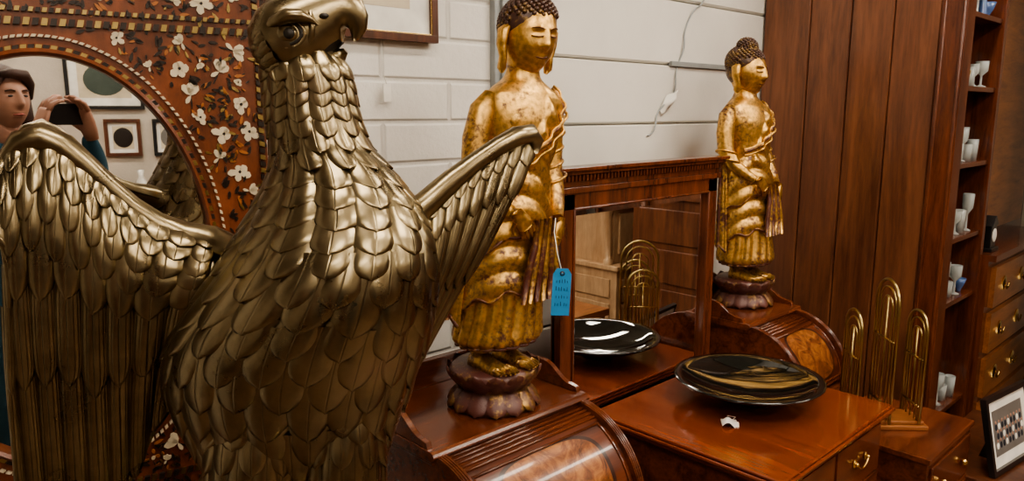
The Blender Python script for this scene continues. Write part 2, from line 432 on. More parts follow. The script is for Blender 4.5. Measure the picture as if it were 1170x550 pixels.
def bez(p0, p1, p2, p3, t):
    s_ = 1-t; return tuple(s_**3*p0[i]+3*s_*s_*t*p1[i]+3*s_*t*t*p2[i]+t**3*p3[i] for i in range(2))
LT = [(0.0, 3, 222), (0.1, 6, 188), (0.22, 28, 168), (0.35, 58, 166), (0.5, 95, 192), (0.65, 132, 226), (0.8, 178, 258), (1.0, 246, 280)]
LB = [(0.0, 22, 600), (0.2, 48, 622), (0.4, 84, 622), (0.6, 122, 600), (0.75, 148, 560), (0.88, 172, 505), (1.0, 205, 450)]
def lwing(p, q):
    t0 = interp(LT, p); b0 = interp(LB, p)
    c1 = (t0[0]-8*(1-p)-6*p, t0[1]+(b0[1]-t0[1])*0.33); c2 = (b0[0]-14*(1-p)+4*p, t0[1]+(b0[1]-t0[1])*0.68)
    u, v_ = bez(t0, c1, c2, b0, q)
    y = 0.01+0.05*p**2 - 0.035*sin(pi*min(1, max(0, q))**0.6) - 0.03*(1-p)**2
    return T(u, v_, y)
for off in (0, 0.018):
    eb.grid([[lwing(i/24, j/24*0.96)+Vector((0, off+0.004, 0)) for j in range(25)] for i in range(25)], 0)
def wing_rows(S, flip, rows, prange=(0, 1)):
    for (n, q0, L, l0, l1, dome, mat, jit) in rows:
        tp = .80 if L > .3 else .62
        for i in range(n):
            p = prange[0]+(i+0.5)/n*(prange[1]-prange[0])
            feather(eb, S, p, q0+random.uniform(-jit, jit), L, 0.5/n*1.25*(prange[1]-prange[0]), l0, l1, dome, 0.01, 0.01, flip, mat, nl=16, nw=8, tip=tp, root=0.78)
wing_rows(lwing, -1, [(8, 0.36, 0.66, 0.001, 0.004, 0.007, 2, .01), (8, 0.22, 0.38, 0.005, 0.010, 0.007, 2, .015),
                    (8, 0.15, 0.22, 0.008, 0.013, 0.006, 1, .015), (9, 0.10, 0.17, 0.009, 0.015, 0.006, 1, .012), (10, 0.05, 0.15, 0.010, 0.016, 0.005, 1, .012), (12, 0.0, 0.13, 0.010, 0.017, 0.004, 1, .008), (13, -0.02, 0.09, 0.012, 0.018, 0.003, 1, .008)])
arm = [(275, 292, .045), (240, 276, .05), (210, 268, .045), (180, 256, .035), (150, 236, .025), (122, 212, .015), (96, 188, .005), (72, 168, 0), (48, 158, -.01), (26, 164, -.015), (12, 182, -.02), (5, 208, -.022), (4, 235, -.02)]
armr = (20, 20, 16, 14, 13, 13, 14, 16, 18, 16, 13, 9, 5)
eb.tube([T(*q) for q in arm], [r*k for r in armr], 16, 0, sq=1.0)
RT = [(0.0, 458, 262), (0.15, 478, 242), (0.35, 508, 212), (0.55, 540, 186), (0.75, 572, 166), (0.9, 596, 156), (1.0, 611, 162)]
def rwing(p, q):
    t0 = interp(RT, p)
    B = (432+14*p, 432+58*p); C1 = (470+122*p, 305-62*p); C2 = (462+34*p, 372-12*p)
    u, v_ = bez(t0, C1, C2, B, q)
    y = 0.02+0.13*p*(1-0.55*q)-0.02*sin(pi*min(1, max(q, 0)))
    return T(u, v_, y)
for off in (0, 0.018):
    eb.grid([[rwing(i/24, j/24*0.97)+Vector((0, off+0.003, 0)) for j in range(25)] for i in range(25)], 0)
wing_rows(rwing, -1, [(7, 0.30, 0.72, 0.001, 0.002, 0.004, 2, .01), (7, 0.16, 0.38, 0.004, 0.007, 0.005, 2, .01),
                     (9, 0.07, 0.18, 0.007, 0.010, 0.004, 1, .006), (10, 0.0, 0.12, 0.008, 0.012, 0.003, 1, .004)])
arm2 = [(445, 275, .03), (466, 252, .03), (490, 230, .04), (515, 207, .055), (542, 186, .075), (568, 168, .095), (590, 156, .115), (606, 153, .13), (613, 162, .135), (611, 175, .135)]
eb.tube([T(*q) for q in arm2], [r*k for r in (20, 18, 16, 14, 12, 12, 13, 13, 10, 5)], 14, 0)
# head ------------------------------------------------
def hloft(cs, mat=0, n=24):
    path = [T(c[0], c[1], c[4] if len(c) > 4 else -0.005) for c in cs]; rings = []
    for i, p in enumerate(path):
        t = (path[min(i+1, len(path)-1)]-path[max(i-1, 0)]).normalized()
        b_ = Vector((0, 1, 0)); b_ = (b_-t*b_.dot(t)).normalized(); a = b_.cross(t).normalized()
        rings.append([p+a*cos(2*pi*j/n)*cs[i][2]*k+b_*sin(2*pi*j/n)*cs[i][3]*k for j in range(n)])
    eb.loft(rings, mat)
hloft([(300, 72, 3, 3), (303, 66, 20, 20), (309, 58, 33, 30), (319, 50, 41, 36), (332, 42, 45, 38), (345, 34, 43, 35), (357, 27, 38, 29), (369, 21, 34, 25),
       (381, 16, 31, 21), (392, 14, 27, 18), (401, 17, 22, 15), (407, 24, 15, 11), (409, 33, 10, 8), (407, 41, 6, 5), (404, 47, 2, 2)])
# lower mandible and throat
hloft([(322, 92, 26, 28), (340, 87, 27, 27), (355, 81, 23, 22), (368, 75, 17, 17), (380, 69, 12, 13), (389, 63, 8, 9), (395, 58, 3.5, 4)])
hloft([(348, 68, 12, 24), (362, 60, 12, 18.5), (377, 51, 10, 14), (389, 44, 6, 9)], 3)
ye = -0.005-36*k
hloft([(303, 34, 2, 2, ye+.014), (313, 25, 6, 8, ye+.002), (328, 18, 8, 10, ye-.004), (343, 18, 7, 10, ye-.002), (356, 23, 4, 6, ye+.006), (363, 28, 1, 2, ye+.012)], 0, 12)
eb.ell(T(328, 38, ye+.004), (12*k, 8*k, 10*k), 0, 20)
eb.ell(T(330, 38, ye-.0030), (6*k, 4*k, 6*k), 3, 16)
P = [T(328+16*cos(a), 38+12.5*sin(a), ye+.003+0.003*abs(cos(a))) for a in [2*pi*i/24 for i in range(25)]]
eb.tube(P, 3.0*k, 8, 3, cap=False)
P = [T(328+20*cos(a), 39+16*sin(a), ye+.004+0.004*abs(cos(a))) for a in [2*pi*i/24 for i in range(25)]]
eb.tube(P, 3.0*k, 8, 0, cap=False)
eb.ell(T(370, 18, -0.005-24.5*k), (5.5*k, 3*k, 3.2*k), 3, 12)
hloft([(349, 0, 2, 2, -.010), (354, 12, 3.4, 3.4, -.030), (357, 26, 3.6, 3.6, -.0365), (356, 40, 3.6, 3.6, -.0365), (352, 54, 3, 3, -.031), (346, 63, 2, 2, -.024)], 0, 8)
def headS(a, bb):
    c = T(328, 47, -0.004); r = Vector((37*k, 38*k, 43*k))
    ax = Vector((-0.86, 0, -0.5)); u2 = Vector((-0.5, 0, 0.86)); u3 = Vector((0, -1, 0))
    d = ax*(-cos(bb))+(u2*cos(a)+u3*sin(a))*sin(bb)
    return c+Vector((d.x*r.x, d.y*r.y, d.z*r.z))
for ri, bb in enumerate([1.15, 1.4, 1.65, 1.9, 2.15, 2.4]):
    n = max(8, int(20*sin(bb)))
    for i in range(n):
        a = 2*pi*(i+0.5*(ri % 2))/n
        if bb < 1.8 and 0.4 < a % (2*pi) < 2.35: continue
        feather(eb, headS, a, bb, 0.42, pi/n*1.15, 0.0, 0.003, 0.0015, 0.02, 0.02, -1, 1, nl=7, nw=6)
def thigh(cu, cv, hu, hv, y0):
    def S(a, bb):
        e = bb; return T(cu+hu*sin(a)*sin(e)*1.0, cv-hv*cos(e), y0-0.055*cos(a)*sin(e))
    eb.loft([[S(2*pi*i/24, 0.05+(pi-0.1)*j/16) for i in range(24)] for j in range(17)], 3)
    bb = 0.55; r = 0
    while bb < 2.6:
        n = max(7, int(12*sin(bb)))
        for i in range(n):
            feather(eb, S, 2*pi*(i+0.5*(r % 2))/n, bb, 0.60, pi/n*1.25, 0.0005, 0.008, 0.005, 0.02, 0.02, -1, 1, nl=11, nw=8, tip=.60, root=.85)
        bb += 0.27; r += 1
thigh(290, 530, 52, 105, 0.0); thigh(392, 522, 44, 100, 0.0)
for cu in (292, 392):
    eb.tube([T(cu, 615, .0), T(cu, 660, .0), T(cu, 700, -.005)], [.018, .013, .016], 12, 0)
    for dx in (-22, 0, 22):
        eb.tube([T(cu, 697, .0), T(cu+dx*.7, 700, -.03), T(cu+dx, 708, -.055), T(cu+dx*1.05, 722, -.066)], [.013, .011, .009, .002], 8, 0)
    eb.tube([T(cu, 697, .0), T(cu, 702, .03), T(cu, 720, .045)], [.012, .009, .002], 8, 0)
def tailS(p, q):
    u, v_ = bez((270+70*p, 450), (255+80*p, 500), (215+125*p, 570), (178+190*p, 660), q)
    return T(u, v_, 0.10+0.02*q-0.02*sin(pi*p))
for off in (0, .012): eb.grid([[tailS(i/16, j/16*.97)+Vector((0, off+.004, 0)) for j in range(17)] for i in range(17)], 0)
wing_rows(tailS, -1, [(8, 0.1, 0.9, .001, .004, .005, 2, .01)])
zb = T(340, 722, 0).z
rb = T(342, 722, 0)
prof = [(0.0, -.10), (.15, -.10), (.155, -.085), (.14, -.07), (.13, -.04), (.11, -.012), (.07, .0), (0, .004)]
eb.lathe([(r*1.0, z_) for r, z_ in prof], (rb.x, 0.0, zb+0.012), 40, 0, fn=lambda a, z_: 1+0.05*sin(5*a)+0.03*sin(11*a+z_*60))
hx, hy = sin(math.radians(43.5)), cos(math.radians(43.5))
eagle = eb.build('brass_eagle_statue', [M_brass, M_scale, M_plume, M_dark], loc=(0, 0, 0), rotz=math.radians(-43.5), recalc=False)
eagle.location = (F0*hx, F0*hy, 0)
pb = MB(); zt = zb-0.089
cx, cy = F0*hx+rb.x*hy, F0*hy-rb.x*hx
Mp = Matrix.Translation((cx, cy, 0)) @ Matrix.Rotation(math.radians(-43.5), 4, 'Z')
pb.box((-.17, -.17, zt-.03), (.17, .17, zt), 0, Mp); pb.box((-.13, -.13, .08), (.13, .13, zt-.03), 0, Mp); pb.box((-.17, -.17, 0), (.17, .17, .08), 0, Mp)
pb.box((-.10, -.135, .14), (.10, -.13, zt-.09), 0, Mp)
pb.build('wooden_pedestal', [M_walnut], bevel=.004)

# ------------------------------------------------------------------ BUDDHA
def face_head(mb, c, r, mat, M=None):
    P = []; nu, nv = 96, 72
    def g(x, s_): return math.exp(-(x/s_)**2)
    for i in range(nv+1):
        el = -pi/2+pi*i/nv; rowp = []
        for j in range(nu):
            az = 2*pi*j/nu
            A = (az+pi) % (2*pi)-pi
            m = 1.0
            nose = g(A, .13+.05*g(el+.18, .15))*(0.20*g(el+.16, .13)+0.13*g(el-.02, .16)+0.07*g(el-.18, .14)); m += nose
            for sg in (-1, 1):
                m -= 0.095*g(A-sg*.36, .20)*g(el-.13, .11)
                m += 0.075*g(A-sg*.36, .17)*g(el-.09, .06)
                m += 0.050*g(A-sg*.34, .26)*g(el-.30, .06)
                m += 0.025*g(A-sg*.55, .3)*g(el+.25, .25)
            m += 0.075*g(A, .24)*(g(el+.44, .05)+0.9*g(el+.56, .055)) - 0.06*g(A, .28)*g(el+.50, .03)
            m += 0.06*g(A, .3)*g(el+.80, .16) - 0.03*g(A, .3)*g(el+.67, .06)
            jaw = 1-0.16*max(0, -sin(el))
            x = r[0]*cos(el)*sin(A)*m*jaw; y = -r[1]*cos(el)*cos(A)*m; z_ = r[2]*sin(el)*(1+0.02*(m-1))
            q = Vector(c)+Vector((x, y, z_)); rowp.append(M @ q if M else q)
        P.append(rowp)
    mb.grid(P, mat, False, True)

def sstep(a, b_, x):
    t = max(0, min(1, (x-a)/(b_-a))); return t*t*(3-2*t)
def buddha(name, loc, sc, rot=0.0, lean=(0, 0), headturn=0.0, wide=1.0, hs=1.12):
    g = MB()   # 0 gold,1 lacquer,2 hair,3 facegold,4 base
    g.lathe([(0, 0), (.088, 0), (.092, .012), (.088, .026), (.074, .036), (.070, .044), (.080, .052), (.094, .066), (.094, .078), (.084, .088), (0, .09)], (0, 0.005, 0), 64, 4)
    for kk in range(14):
        a = 2*pi*kk/14
        for (z0, z1, r0, r1) in ((.044, .090, .072, .099), (.040, .002, .074, .097)):
            PP = []
            for i in range(9):
                t = i/8; wv = .0195*math.sqrt(max(0, 1-(max(0, t-.35)/.65)**2.4))*(0.75+.25*min(1, t/.35)); rr = r0+(r1-r0)*sin(t*pi/2)
                zz = z0+(z1-z0)*t
                PP.append([Vector(((rr+.004*(1-s_*s_))*cos(a+s_*wv/.085), .005+(rr+.004*(1-s_*s_))*sin(a+s_*wv/.085), zz)) for s_ in [-1, -.6, -.2, .2, .6, 1]])
            g.grid(PP, 4)
    for sg in (-1, 1):
        fx = sg*.034
        rings = []
        for (y, hw, h) in [(.035, .010, .018), (.03, .017, .034), (.01, .019, .040), (-.015, .020, .030), (-.04, .023, .020), (-.06, .024, .014), (-.068, .020, .008)]:
            rings.append([Vector((fx+hw*cos(t), y, .088+max(0, h*sin(t)) if sin(t) > 0 else .088)) for t in [2*pi*i/16 for i in range(16)]])
        g.loft(rings, 0)
        for t in range(5):
            tx = fx+sg*(-.018+.0095*t); ln = [.084, .085, .082, .078, .073][t]
            g.tube([(tx, -.055, .097), (tx, -ln*.9, .096), (tx, -ln-.004, .093)], [.0062-.0006*t, .0058-.0006*t, .003], 8, 0)
        g.tube([(fx, .012, .11), (fx, .010, .17)], [.020, .024], 14, 0)
    B_ = [(.140, .088, .070, .0), (.152, .100, .082, .0), (.18, .098, .080, .0), (.24, .092, .074, .0), (.30, .086, .068, .0), (.36, .080, .064, .0), (.42, .074, .060, -.002), (.47, .067, .054, -.003),
          (.51, .069, .053, -.004), (.55, .077, .055, -.006), (.59, .084, .056, -.006), (.62, .086, .052, -.003), (.645, .080, .045, 0), (.66, .062, .038, .002), (.672, .040, .034, .003), (.685, .031, .031, .002), (.72, .029, .030, .0)]
    NA = 180
    def hem1(th): return .225+.030*cos(th)+.007*sin(9*th)
    def hem2(th): return .345+.045*cos(th-.6)+.006*sin(8*th+1)
    def bodyP(th, z_):
        rx, ry, cy = interp(B_, z_)
        d = 0.0
        front = max(0, cos(th))
        below = 1-sstep(hem1(th)-.004, hem1(th)+.004, z_)
        d += 0.0075*(abs(sin(9*th+.8*sin(z_*20)))-.6)*below
        d += .0075*(1-below)*(1-sstep(.40, .50, z_)*.6)
        d += .0070*sstep(hem2(th)-.004, hem2(th)+.004, z_)*(1-sstep(.42, .50, z_))
        ph = (z_-.20+.060*(1-cos(th*1.2))+.05*sin(th))*2*pi/.050
        w_ = (.25+.75*front)*(1-below)*(1-sstep(.50, .54, z_))
        s_ = .5+.5*sin(ph)
        d += 0.0085*(s_**.6-.5)*w_
        cover = sstep(-.08, .08, sin(th)*1.0-(z_-.60)*6-.1) if z_ > .46 else 1
        if z_ < .665 and z_ > .44:
            kz = sstep(.44, .48, z_)*(1-sstep(.63, .665, z_))
            d += .0065*cover*kz + .0045*cover*kz*sin(th*10+z_*80)
        return Vector(((rx+d)*sin(th), cy-(ry+d)*cos(th), z_))
    zs = [.140+(.72-.140)*i/200 for i in range(201)]
    g.loft([[bodyP(2*pi*j/NA-pi, z_) for j in range(NA)] for z_ in zs], 0)
    for hf in (hem1, hem2):
        g.tube([bodyP(th, hf(th)+.004)+Vector((sin(th), -cos(th), 0))*.0005 for th in [2*pi*i/120 for i in range(121)]], .0028, 6, 1, cap=False)
    g.tube([bodyP(th, .1415)+Vector((sin(th), -cos(th), 0))*.001 for th in [2*pi*i/120 for i in range(121)]], .004, 6, 1, cap=False)
    for sg in (-1, 1): g.ell((sg*.034, -.043, .592), (.032, .014, .024), 0, 20)
    col = []
    for i in range(33):
        t = i/32; th = 1.30-2.35*t; z_ = .655-.150*sin(t*pi/2)
        col.append(bodyP(th, z_)+Vector((sin(th), -cos(th), 0))*.002)
    g.tube(col, .0050, 8, 1)
    g.tube([p+Vector((.004*(1-i/32), -.001, .006)) for i, p in enumerate(col)], .0032, 6, 0)
    g.tube([p+Vector((.010*(1-i/32)+.004, .0, -.013)) for i, p in enumerate(col)], .0032, 6, 0)
    def panel(sg, ztop, zbot, x0, x1, yb, mat, fw=.008):
        P = []
        for i in range(44):
            t = i/43; z_ = ztop+(zbot-ztop)*t; rowp = []
            for j in range(25):
                s_ = j/24
                x = x0+(x1-x0)*s_*(0.55+0.55*t)
                fold = fw*sin(s_*5*pi)*(0.3+t)
                y = yb-0.030*(1-s_)+fold
                zz = z_+(0.014*sin(s_*5*pi)*sstep(.8, 1, t))
                rowp.append(Vector((sg*x, y, zz)))
            P.append(rowp)
        g.grid(P, mat); g.grid([[q+Vector((sg*.004, .008, 0)) for q in r_] for r_ in P], mat)
        g.tube([r_[-1]+Vector((0, .004, 0)) for r_ in P], .0045, 6, 1); g.tube([r_[0]+Vector((0, .004, 0)) for r_ in P], .004, 6, 1)
        g.tube([q+Vector((0, .004, 0)) for q in P[-1]], .0045, 6, 1)
    panel(1, .62, .19, .070, .118, .012, 0)
    panel(-1, .50, .20, .072, .116, .020, 0)
    g.tube([(-.074, .004, .640), (-.092, .006, .615), (-.101, .008, .56), (-.104, .004, .505), (-.098, -.022, .462), (-.080, -.052, .435), (-.062, -.070, .420)],
           [.018, .026, .027, .025, .021, .016, .012], 18, 0)
    g.tube([(.074, .004, .640), (.092, .006, .615), (.102, .008, .56), (.106, .004, .50), (.102, -.018, .450), (.090, -.046, .415), (.076, -.064, .395)],
           [.018, .027, .029, .028, .024, .017, .012], 18, 0)
    for sg in (-1, 1):
        for (zc_, yy, rr) in ((.590, .006, .028), (.560, .006, .029), (.530, .006, .029), (.500, .003, .030), (.472, -.012, .029)):
            if sg < 0 and zc_ > .51: continue
            g.tube([(sg*.103+rr*cos(a), yy+rr*sin(a)*1.0, zc_+.010*cos(a)*sg) for a in [2*pi*i/20 for i in range(21)]], .0035, 6, 0, cap=False)
    def hand(c, d, side, palmn):
        c = Vector(c); d = Vector(d).normalized(); n = Vector(palmn).normalized(); w_ = d.cross(n).normalized()
        rings = []
        for (t, hw, hh) in [(-.012, .010, .008), (0, .014, .009), (.014, .017, .008), (.026, .016, .007), (.031, .013, .005)]:
            rings.append([c+d*t+w_*hw*cos(a)+n*hh*sin(a) for a in [2*pi*i/14 for i in range(14)]])
        g.loft(rings, 3)
        for i, (o, L) in enumerate([(-.0125, .028), (-.0045, .033), (.004, .031), (.012, .025)]):
            p0 = c+d*.026+w_*o; g.tube([p0, p0+d*L*.5+n*.004, p0+d*L*.85+n*.010, p0+d*L+n*.015], [.0046, .0044, .0038, .0022], 8, 3)
        p0 = c+d*.004-w_*.013*side
        g.tube([p0, p0+d*.010-w_*.010*side+n*.005, p0+d*.024-w_*.010*side+n*.010], [.0055, .005, .003], 8, 3)
    hand((-.052, -.084, .412), (.55, -.15, -.75), 1, (.3, .9, .0))
    hand((.068, -.080, .385), (-.35, -.2, -1), -1, (-.2, .9, -.2))
    for i in range(6):
        x = -.01+.012*i
        g.tube([(x+.012, -.080, .40), (x+.004, -.088+.004*(i % 2), .35), (x+.004*i-.01, -.089, .29), (x+.006*i-.014, -.090, .235)], [.005, .0075, .008, .005], 8, 0 if i % 2 else 1)
    for z_ in (.680, .690, .700): g.tube([Vector((.0315*cos(a), .001+.0320*sin(a), z_)) for a in [2*pi*i/24 for i in range(25)]], .002, 6, 3, cap=False)
    h0 = len(g.v)
    hc = Vector((0, -.006, .752))
    face_head(g, hc, (.046, .050, .066), 3)
    for sg in (-1, 1):
        def fs(x, z_, ex): return hc+Vector((sg*x, -math.sqrt(max(0, 1-(x/.046)**2-(z_/.066)**2))*.050-ex, z_))
        g.tube([fs(x, .0070-.0022*cos((x-.017)*130), .0012) for x in [.007+.0022*i for i in range(10)]], .0011, 6, 1)
        g.tube([fs(x, .0042+.0010*cos((x-.017)*130), .0010) for x in [.008+.0022*i for i in range(9)]], .0007, 6, 1)
        g.tube([fs(x, .0165+.0035*sin((x-.004)*110), .0022) for x in [.005+.0025*i for i in range(10)]], .0012, 6, 1)
        g.tube([hc+Vector((sg*.046, .004, .020)), hc+Vector((sg*.053, .006, .012)), hc+Vector((sg*.054, .004, -.010)), hc+Vector((sg*.050, .000, -.030)), hc+Vector((sg*.050, -.001, -.050)), hc+Vector((sg*.047, 0, -.058))],
               [.006, .009, .008, .006, .007, .003], 10, 3, sq=1.5, upv=(0, 1, 0))
    g.tube([hc+Vector((x, -.0480+abs(x)*.35, -.0300+.6*abs(x)**1.3)) for x in [-.012+.003*i for i in range(9)]], .0014, 6, 1)
    hcc = hc+Vector((0, .012, .026)); hr = (.0505, .052, .048)
    g.ell(hcc, hr, 2, 32)
    g.ell(hcc+Vector((0, .0, -.022)), (.048, .044, .045), 2, 32, M=Matrix.Translation((0, .006, 0)))
    up_ = hc+Vector((0, .010, .070))
    g.ell(up_, (.027, .027, .024), 2, 20)
    cnt = 460; ga = pi*(3-math.sqrt(5))
    for i in range(cnt):
        zz = 1-2*(i+.5)/cnt; rr = math.sqrt(1-zz*zz); a = ga*i
        d = Vector((rr*cos(a), rr*sin(a), zz))
        p = hcc+Vector((d.x*hr[0], d.y*hr[1], d.z*hr[2]))
        q = p-hc
        if q.z < -.020 or (q.y < -.002 and q.z < .040) or (q.y < .012 and q.z < .012): continue
        if (p-up_).length < .024: continue
        g.ell(p, .0046, 2, 8)
    for i in range(90):
        zz = 1-1.3*(i+.5)/90; rr = math.sqrt(1-zz*zz); a = ga*i
        g.ell(up_+Vector((rr*cos(a)*.027, rr*sin(a)*.027, zz*.024)), .0045, 2, 8)
    Rt = Matrix.Translation(hc+Vector((0, -.002, -.003))) @ Matrix.Rotation(headturn, 4, 'Z') @ Matrix.Rotation(0.10, 4, 'X') @ Matrix.Scale(hs, 4) @ Matrix.Translation(-hc)
    for i in range(h0, len(g.v)): g.v[i] = Rt @ g.v[i]
    for i in range(len(g.v)):
        q = g.v[i]; t = max(0, q.z-.10)
        g.v[i] = Vector((q.x*(wide if q.z > .1 else 1)+lean[0]*t, q.y+lean[1]*t, q.z))
    ob = g.build(name, [M_gold, M_lac, M_hair, M_goldface, M_base], loc=loc, rotz=rot, recalc=False)
    ob.scale = (sc, sc, sc); return ob
ZT = 0.93
buddha('gilt_standing_buddha', (1.108, 1.225, ZT+.0005), 1.10, 0.0, lean=(.075, -.065), headturn=-.15)
buddha('gilt_standing_buddha.001', (2.370, 1.30, ZT+.0005), 1.07, 0.0, lean=(-.015, .045), headturn=.0, wide=1.08)

# ------------------------------------------------------------------ ROLL-FRONT DESKS
def roll_desk(name, x0, x1, ytop=1.13, yb=1.43, zt=ZT, R=.19):
    e = empty(name, (0, 0, 0))
    b = MB()
    za = zt-.025; yc = ytop; zc = za-R
    nx, nt_ = 16, 28
    P = []; UV = []
    for i in range(nt_+1):
        t = pi/2*i/nt_; P.append([Vector((x0+.02+(x1-x0-.04)*j/nx, yc-R*sin(t), zc+R*cos(t))) for j in range(nx+1)]); UV.append([(j/nx, i/nt_) for j in range(nx+1)])
    b.grid(P, 1, uv=UV)
    arc = [(yc-(R+.014)*sin(pi/2*i/20), zc+(R+.014)*cos(pi/2*i/20)) for i in range(21)]
    poly = arc+[(yc-R-.014, zc-.03), (yb, zc-.03), (yb, za)]
    b.prism(poly, x0, x0+.022, 0); b.prism(poly, x1-.022, x1, 0)
    for xx in (x0+.005, x0+.011, x0+.017, x1-.017, x1-.011, x1-.005):
        b.tube([(xx, yc-(R+.0145)*sin(pi/2*i/20), zc+(R+.0145)*cos(pi/2*i/20)) for i in range(21)], .0024, 8, 0)
    def at(t, dr): return (yc-(R+dr)*sin(t), zc+(R+dr)*cos(t))
    for td in (4, 8, 12, 16, 20): 
        q = at(math.radians(td), .001); b.tube([(x0+.02, q[0], q[1]), (x1-.02, q[0], q[1])], .0042, 8, 0)
    for td, r_ in ((26, .0035), (84, .004), (88, .004)):
        q = at(math.radians(td), .001); b.tube([(x0+.03, q[0], q[1]), (x1-.03, q[0], q[1])], r_, 8, 0)
    for xx in (x0+.034, x1-.034):
        b.tube([(xx,)+at(math.radians(26+60*i/16), .001) for i in range(17)], .0035, 8, 0)
    b.build('roll_front', [M_mahogx, M_burl], e)
    b = MB()
    b.prism([(yb, zt), (yb, zt-.022), (ytop-.012, zt-.022), (ytop-.018, zt-.016), (ytop-.022, zt-.010), (ytop-.018, zt-.003), (ytop-.012, zt)], x0-.012, x1+.012, 0)
    b.box((x0-.006, ytop-.008, zt-.032), (x1+.006, yb, zt-.022), 0)
    gp = [(yb, zt), (yb, zt+.055), (ytop+.12, zt+.055)]+[(ytop+.12-.09*(i/10), zt+.055-.04*(0.5-0.5*cos(pi*i/10))) for i in range(1, 11)]+[(ytop+.01, zt+.012), (ytop+.005, zt)]
    b.prism(gp, x0-.008, x0+.006, 0); b.prism(gp, x1-.006, x1+.008, 0)
    b.box((x0+.006, yb-.014, zt), (x1-.006, yb, zt+.06), 0)
    b.box((x0-.012, yb-.018, zt+.06), (x1+.012, yb+.002, zt+.068), 0)
    b.build('top_gallery', [M_mahogx], e, bevel=.0015)
    b = MB(); yf = yc-R-.005
    b.box((x0+.002, yf, .07), (x1-.002, yb, zc-.03), 0)
    b.box((x0-.01, yf-.02, zc-.035), (x1+.01, yb, zc-.012), 0)
    b.box((x0-.012, yf-.022, 0), (x1+.012, yb, .075), 0)
    b.box((x0+.03, yf-.008, zc-.17), (x1-.03, yf, zc-.05), 0)
    for xa, xb in ((x0+.03, (x0+x1)/2-.004), ((x0+x1)/2+.004, x1-.03)):
        b.box((xa, yf-.008, .11), (xb, yf, zc-.185), 0)
        b.box((xa+.03, yf-.012, .15), (xb-.03, yf-.008, zc-.225), 0)
        b.ell(((xa+xb)/2, yf-.016, zc-.11), .011, 1, 12)
    b.build('carcass', [M_mahog, M_brs], e, bevel=.002)
    return e
roll_desk('roll_front_davenport_desk', .85, 1.30)
roll_desk('roll_front_davenport_desk.001', 2.14, 2.47, ytop=1.16)

# ------------------------------------------------------------------ DRESSING MIRROR + TABLE
mx = empty('dressing_mirror')
b = MB(); X0, X1, Y0 = 1.352, 2.082, 1.25; ZB, ZM = .60, 1.465
b.box((X0+.005, Y0, ZB), (X0+.055, Y0+.03, ZM-.07)); b.box((X1-.055, Y0, ZB), (X1-.005, Y0+.03, ZM-.07))
b.box((X0+.005, Y0, ZM-.11), (X1-.005, Y0+.03, ZM-.06)); b.box((X0+.005, Y0, ZB), (X1-.005, Y0+.03, ZB+.06))
b.box((X0+.005, Y0+.02, ZB), (X1-.005, Y0+.034, ZM-.06))
for (za, zb_, o) in ((ZM-.068, ZM-.052, .006), (ZM-.052, ZM-.036, .002), (ZM-.02, ZM-.010, .016), (ZM-.010, ZM, .024)):
    b.box((X0-o, Y0-o, za), (X1+o, Y0+.034, zb_))
b.box((X0, Y0-.002, ZM-.036), (X1, Y0+.034, ZM-.02))
n = 52
for i in range(n):
    xx = X0+(X1-X0)*(i+.5)/n; b.box((xx-.0042, Y0-.010, ZM-.037), (xx+.0042, Y0, ZM-.021))
for xx in (X0+.052, X1-.052): b.tube([(xx, Y0-.001, ZB+.06), (xx, Y0-.001, ZM-.11)], .004, 8)
b.tube([(X0+.052, Y0-.001, ZM-.109), (X1-.052, Y0-.001, ZM-.109)], .004, 8)
for xx in (X0+.01, X1-.06): b.box((xx, Y0, 0), (xx+.045, Y0+.034, ZB))
b.build('frame', [M_mahog], mx, bevel=.0015)
b = MB()
gx0, gx1, gz0, gz1, bw = X0+.055, X1-.055, ZB+.06, ZM-.11, .018
yg = Y0+.012
b.add([(gx0, yg+.002, gz0), (gx1, yg+.002, gz0), (gx1, yg+.002, gz1), (gx0, yg+.002, gz1), (gx0+bw, yg, gz0+bw), (gx1-bw, yg, gz0+bw), (gx1-bw, yg, gz1-bw), (gx0+bw, yg, gz1-bw)],
      [(4, 5, 6, 7), (0, 1, 5, 4), (1, 2, 6, 5), (2, 3, 7, 6), (3, 0, 4, 7)], 0, False)
b.build('bevelled_glass', [M_mirror], mx)

tb = empty('mahogany_pedestal_desk')
b = MB(); x0, x1, y0, y1 = 1.47, 2.112, .69, 1.235; zt = .80
for (za, zb_, o) in ((zt-.008, zt, .0), (zt-.018, zt-.008, .006), (zt-.028, zt-.018, .0)):
    b.box((x0-o, y0-o, za), (x1+o, y1, zb_), 0)
b.build('top', [M_mahogy], tb, bevel=.004)
b = MB()
b.box((x0+.02, y0+.025, .08), (x1-.02, y1, zt-.028)); b.box((x0+.01, y0+.012, 0), (x1-.01, y1, .08)); b.box((x0+.012, y0+.016, zt-.038), (x1-.012, y1, zt-.028))
zz = [zt-.045, zt-.185, zt-.36, zt-.54, zt-.70]
for c in range(2):
    xa = x0+.035+c*(x1-x0-.06)/2; xb = xa+(x1-x0-.09)/2
    for i in range(4):
        b.box((xa, y0+.013, zz[i+1]+.008), (xb, y0+.025, zz[i]), 0)
        xm = (xa+xb)/2; zm = (zz[i]+zz[i+1])/2
        for s_ in (-.035, .035): b.ell((xm+s_, y0+.010, zm+.008), (.010, .004, .012), 1, 12); b.ell((xm+s_, y0+.004, zm+.008), .006, 1, 10)
        b.tube([(xm-.035+.07*t/10, y0+.002, zm+.008-.020*sin(pi*t/10)) for t in range(11)], .0028, 8, 1)
b.build('drawers', [M_mahogx, M_brs], tb, bevel=.002)

